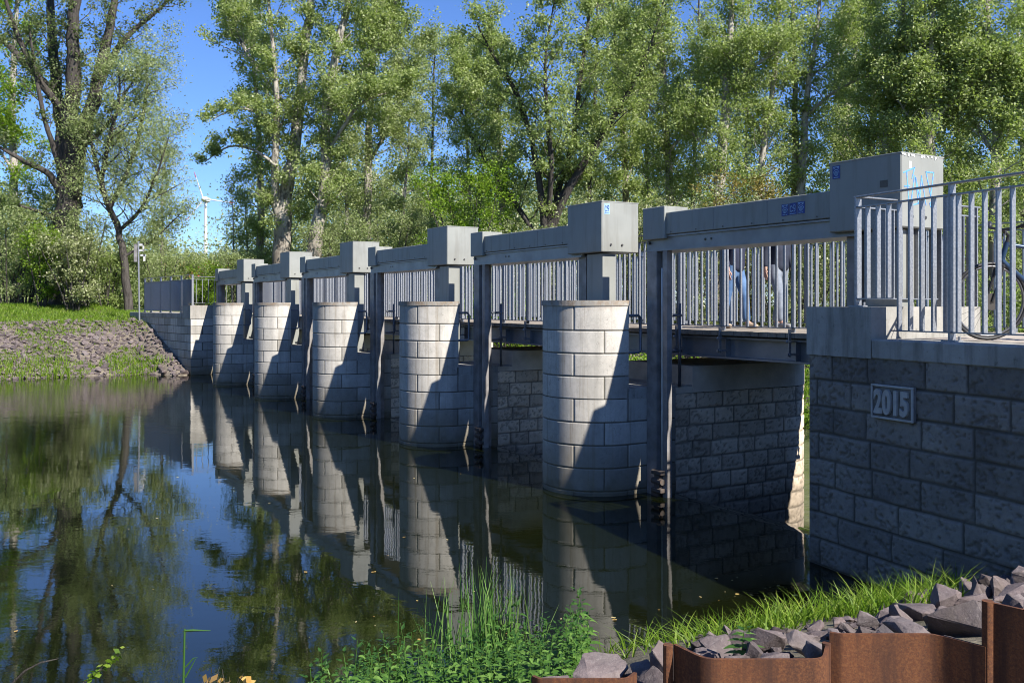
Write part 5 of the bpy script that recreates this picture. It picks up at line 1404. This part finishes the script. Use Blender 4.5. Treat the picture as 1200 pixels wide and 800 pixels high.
# ------------------------------------------------------------------ bicycle
bk = thing('bicycle', 'blue bicycle parked behind the grey picket railing on the near abutment', 'bicycle', (4.70, 8.12, 2.287), PI)
bk.rotation_euler = (math.radians(-5), 0, PI + .02)
def circ(cx, cz, r, n=40): return [(cx + r * math.cos(2 * PI * i / n), 0, cz + r * math.sin(2 * PI * i / n)) for i in range(n + 1)]
WR = .345
for cx in (.52, -.52):
    wh = bpy.data.objects.new('wheel', None); COL.objects.link(wh); wh.parent = bk; wh.location = (cx, 0, WR)
    m = MB(); m.tube(circ(0, 0, WR - .016), .016, 8, False); m.build('tyre', MAT['black'], wh, True)
    m = MB(); m.tube(circ(0, 0, WR - .040), .011, 6, False); m.build('rim', MAT['chrome'], wh, True)
    m = MB()
    for i in range(28):
        a = 2 * PI * i / 28; s_ = (-1) ** i; a2 = a + .5 * (1 if i % 4 < 2 else -1)
        m.tube([(.02 * math.cos(a2), .03 * s_, .02 * math.sin(a2)), ((WR - .045) * math.cos(a), 0, (WR - .045) * math.sin(a))], .0014, 4)
    m.build('spokes', MAT['chrome'], wh)
    m = MB(); m.tube([(0, -.05, 0), (0, .05, 0)], .022, 10); m.tube([(0, .046, 0), (0, .05, 0)], .075, 20); m.build('hub', MAT['bolt'], wh, True, None, 40)
fx, rx = .52, -.52
ht, hb = (.385, 0, .86), (.425, 0, .70); bb = (-.06, 0, .29); stp = (-.24, 0, .82)
m = MB(); m.tube([ht, hb], .022, 10); m.tube([hb, bb], .024, 10); m.tube([(ht[0], 0, .84), (-.22, 0, .76)], .019, 10); m.tube([bb, stp], .018, 10)
for s_ in (-1, 1): m.tube([bb, (rx, s_ * .055, WR)], .010, 8); m.tube([(-.22, 0, .76), (rx, s_ * .055, WR)], .009, 8)
m.build('frame', MAT['bike'], bk, True, None, 40)
m = MB(); m.tube([hb, (.44, 0, .66)], .02, 8); m.tube([(.44, -.06, .655), (.44, .06, .655)], .018, 8)
for s_ in (-1, 1): m.tube([(.44, s_ * .055, .66), (.47, s_ * .055, .52), (fx, s_ * .055, WR)], [.016, .014, .011], 8)
m.build('fork', MAT['black'], bk, True, None, 40)
m = MB(); m.tube([ht, (.375, 0, .92), (.43, 0, .97)], .016, 8); m.tube([(.40, -.31, 1.02), (.43, -.20, .985), (.43, 0, .97), (.43, .20, .985), (.40, .31, 1.02)], .013, 8); hbr = m.build('handlebar', MAT['black'], bk, True, None, 40)
for s_ in (-1, 1): m = MB(); m.tube([(.41, s_ * .25, 1.0), (.35, s_ * .36, 1.03)], .018, 8); m.build('grip', MAT['black'], hbr, True)
m = MB(); m.tube([stp, (-.265, 0, .93)], .013, 8); m.build('seat_post', MAT['chrome'], bk, True)
m = MB(); m.tube([(-.06, 0, .955), (-.16, 0, .955), (-.26, 0, .95), (-.34, 0, .965), (-.37, 0, .965)], [.018, .028, .055, .075, .05], 10); m.build('saddle', MAT['black'], bk, True)
m = MB(); m.tube([(-.06, -.06, .29), (-.06, .06, .29)], .02, 8); m.tube([(-.06, .055, .29), (-.06, .062, .29)], .09, 24); m.tube([(-.06, .07, .29), (.08, .075, .19)], .010, 6); m.tube([(-.06, -.07, .29), (-.20, -.075, .39)], .010, 6)
m.box(.04, .13, .075, .16, .175, .195); m.box(-.25, -.15, -.16, -.075, .385, .405); m.build('crank', MAT['bolt'], bk)
m = MB(); m.tube([(.41, .02, .95), (.47, .05, .84), (.47, .05, .70), (.50, .06, .40)], .004, 5); m.tube([(.41, -.02, .95), (.44, -.03, .80), (.25, -.02, .60)], .004, 5); m.build('cable', MAT['black'], bk, True)

# unseen wood added upstream to darken and green the fill light on the gates
V_ = []; T_ = []
for i in range(60):
    v_ = rgw.uniform(-75, -48); u_ = rgw.uniform(-12, 75); c = np.array(W(v_, u_, 2.0)); h = rgw.uniform(9, 17); n = 700
    X = c + rgw.normal(size=(n, 3)) * np.array((3.2, 3.2, 0)); X[:, 2] = 1.5 + h * rgw.beta(1.4, 1.4, n)
    v, q = leaf_quads(X, .8, rgw); V_.append(v); T_.append(rgw.uniform(0, 1, n))
V_ = np.concatenate(V_); T_ = np.concatenate(T_)
tag(np_mesh('upstream_wood', V_, np.arange(len(V_)).reshape(-1, 4), MAT['poplar_leaf'], {'tone': ('FACE', T_)}), 'unseen wood added on the upstream bank beyond the left edge of the picture', 'wood', None, 'stuff')
# ------------------------------------------------------------------ camera, sky, sun
cam = bpy.data.cameras.new('camera'); co = bpy.data.objects.new('camera', cam); COL.objects.link(co)
co.location = (0, 0, EYE); co.rotation_euler = (PI / 2, 0, 0)
cam.sensor_width = 36; cam.lens = F / 1200 * 36; cam.shift_y = -43 / 1200; cam.clip_end = 4000; cam.clip_start = .05
SC.camera = co
EL = math.radians(41); sd = np.array((.685, -.728)); sd /= np.linalg.norm(sd)
w = bpy.data.worlds.new('World'); SC.world = w; w.use_nodes = True; nt = w.node_tree
sky = nt.nodes.new('ShaderNodeTexSky'); sky.sky_type = 'NISHITA'; sky.sun_disc = False
sky.sun_elevation = EL; sky.sun_rotation = math.atan2(sd[0], sd[1]); sky.air_density = 1.0; sky.dust_density = 0.0; sky.ozone_density = 4.0
bg = nt.nodes['Background']; bg.inputs['Strength'].default_value = .070; 
tint = nt.nodes.new('ShaderNodeMix'); tint.data_type = 'RGBA'; tint.blend_type = 'MULTIPLY'; tint.inputs[0].default_value = 1.0
tint.inputs[7].default_value = (.66, .84, 1.22, 1); nt.links.new(sky.outputs[0], tint.inputs[6]); nt.links.new(tint.outputs[2], bg.inputs[0])
sl = bpy.data.lights.new('sun', 'SUN'); sl.energy = 5.0; sl.angle = math.radians(.5); sl.color = (1.0, .95, .87)
so = bpy.data.objects.new('sun', sl); COL.objects.link(so)
so.rotation_euler = Vector((-sd[0] * math.cos(EL), -sd[1] * math.cos(EL), -math.sin(EL))).to_track_quat('-Z', 'Y').to_euler()
SC.view_settings.view_transform = 'Standard'; SC.view_settings.look = 'None'; SC.view_settings.gamma = 1; SC.view_settings.exposure = 1.05
SC.render.engine = 'CYCLES'
SC.cycles.max_bounces = 8; SC.cycles.diffuse_bounces = 5; SC.cycles.glossy_bounces = 3; SC.cycles.transmission_bounces = 6; SC.cycles.caustics_reflective = False
SC.cycles.use_denoising = True
SC.cycles.denoiser = 'OPENIMAGEDENOISE'
SC.cycles.denoising_input_passes = 'RGB_ALBEDO_NORMAL'
SC.cycles.denoising_prefilter = 'ACCURATE'
SC.cycles.filter_width = 1.0
SC.cycles.sample_clamp_indirect = 4.0
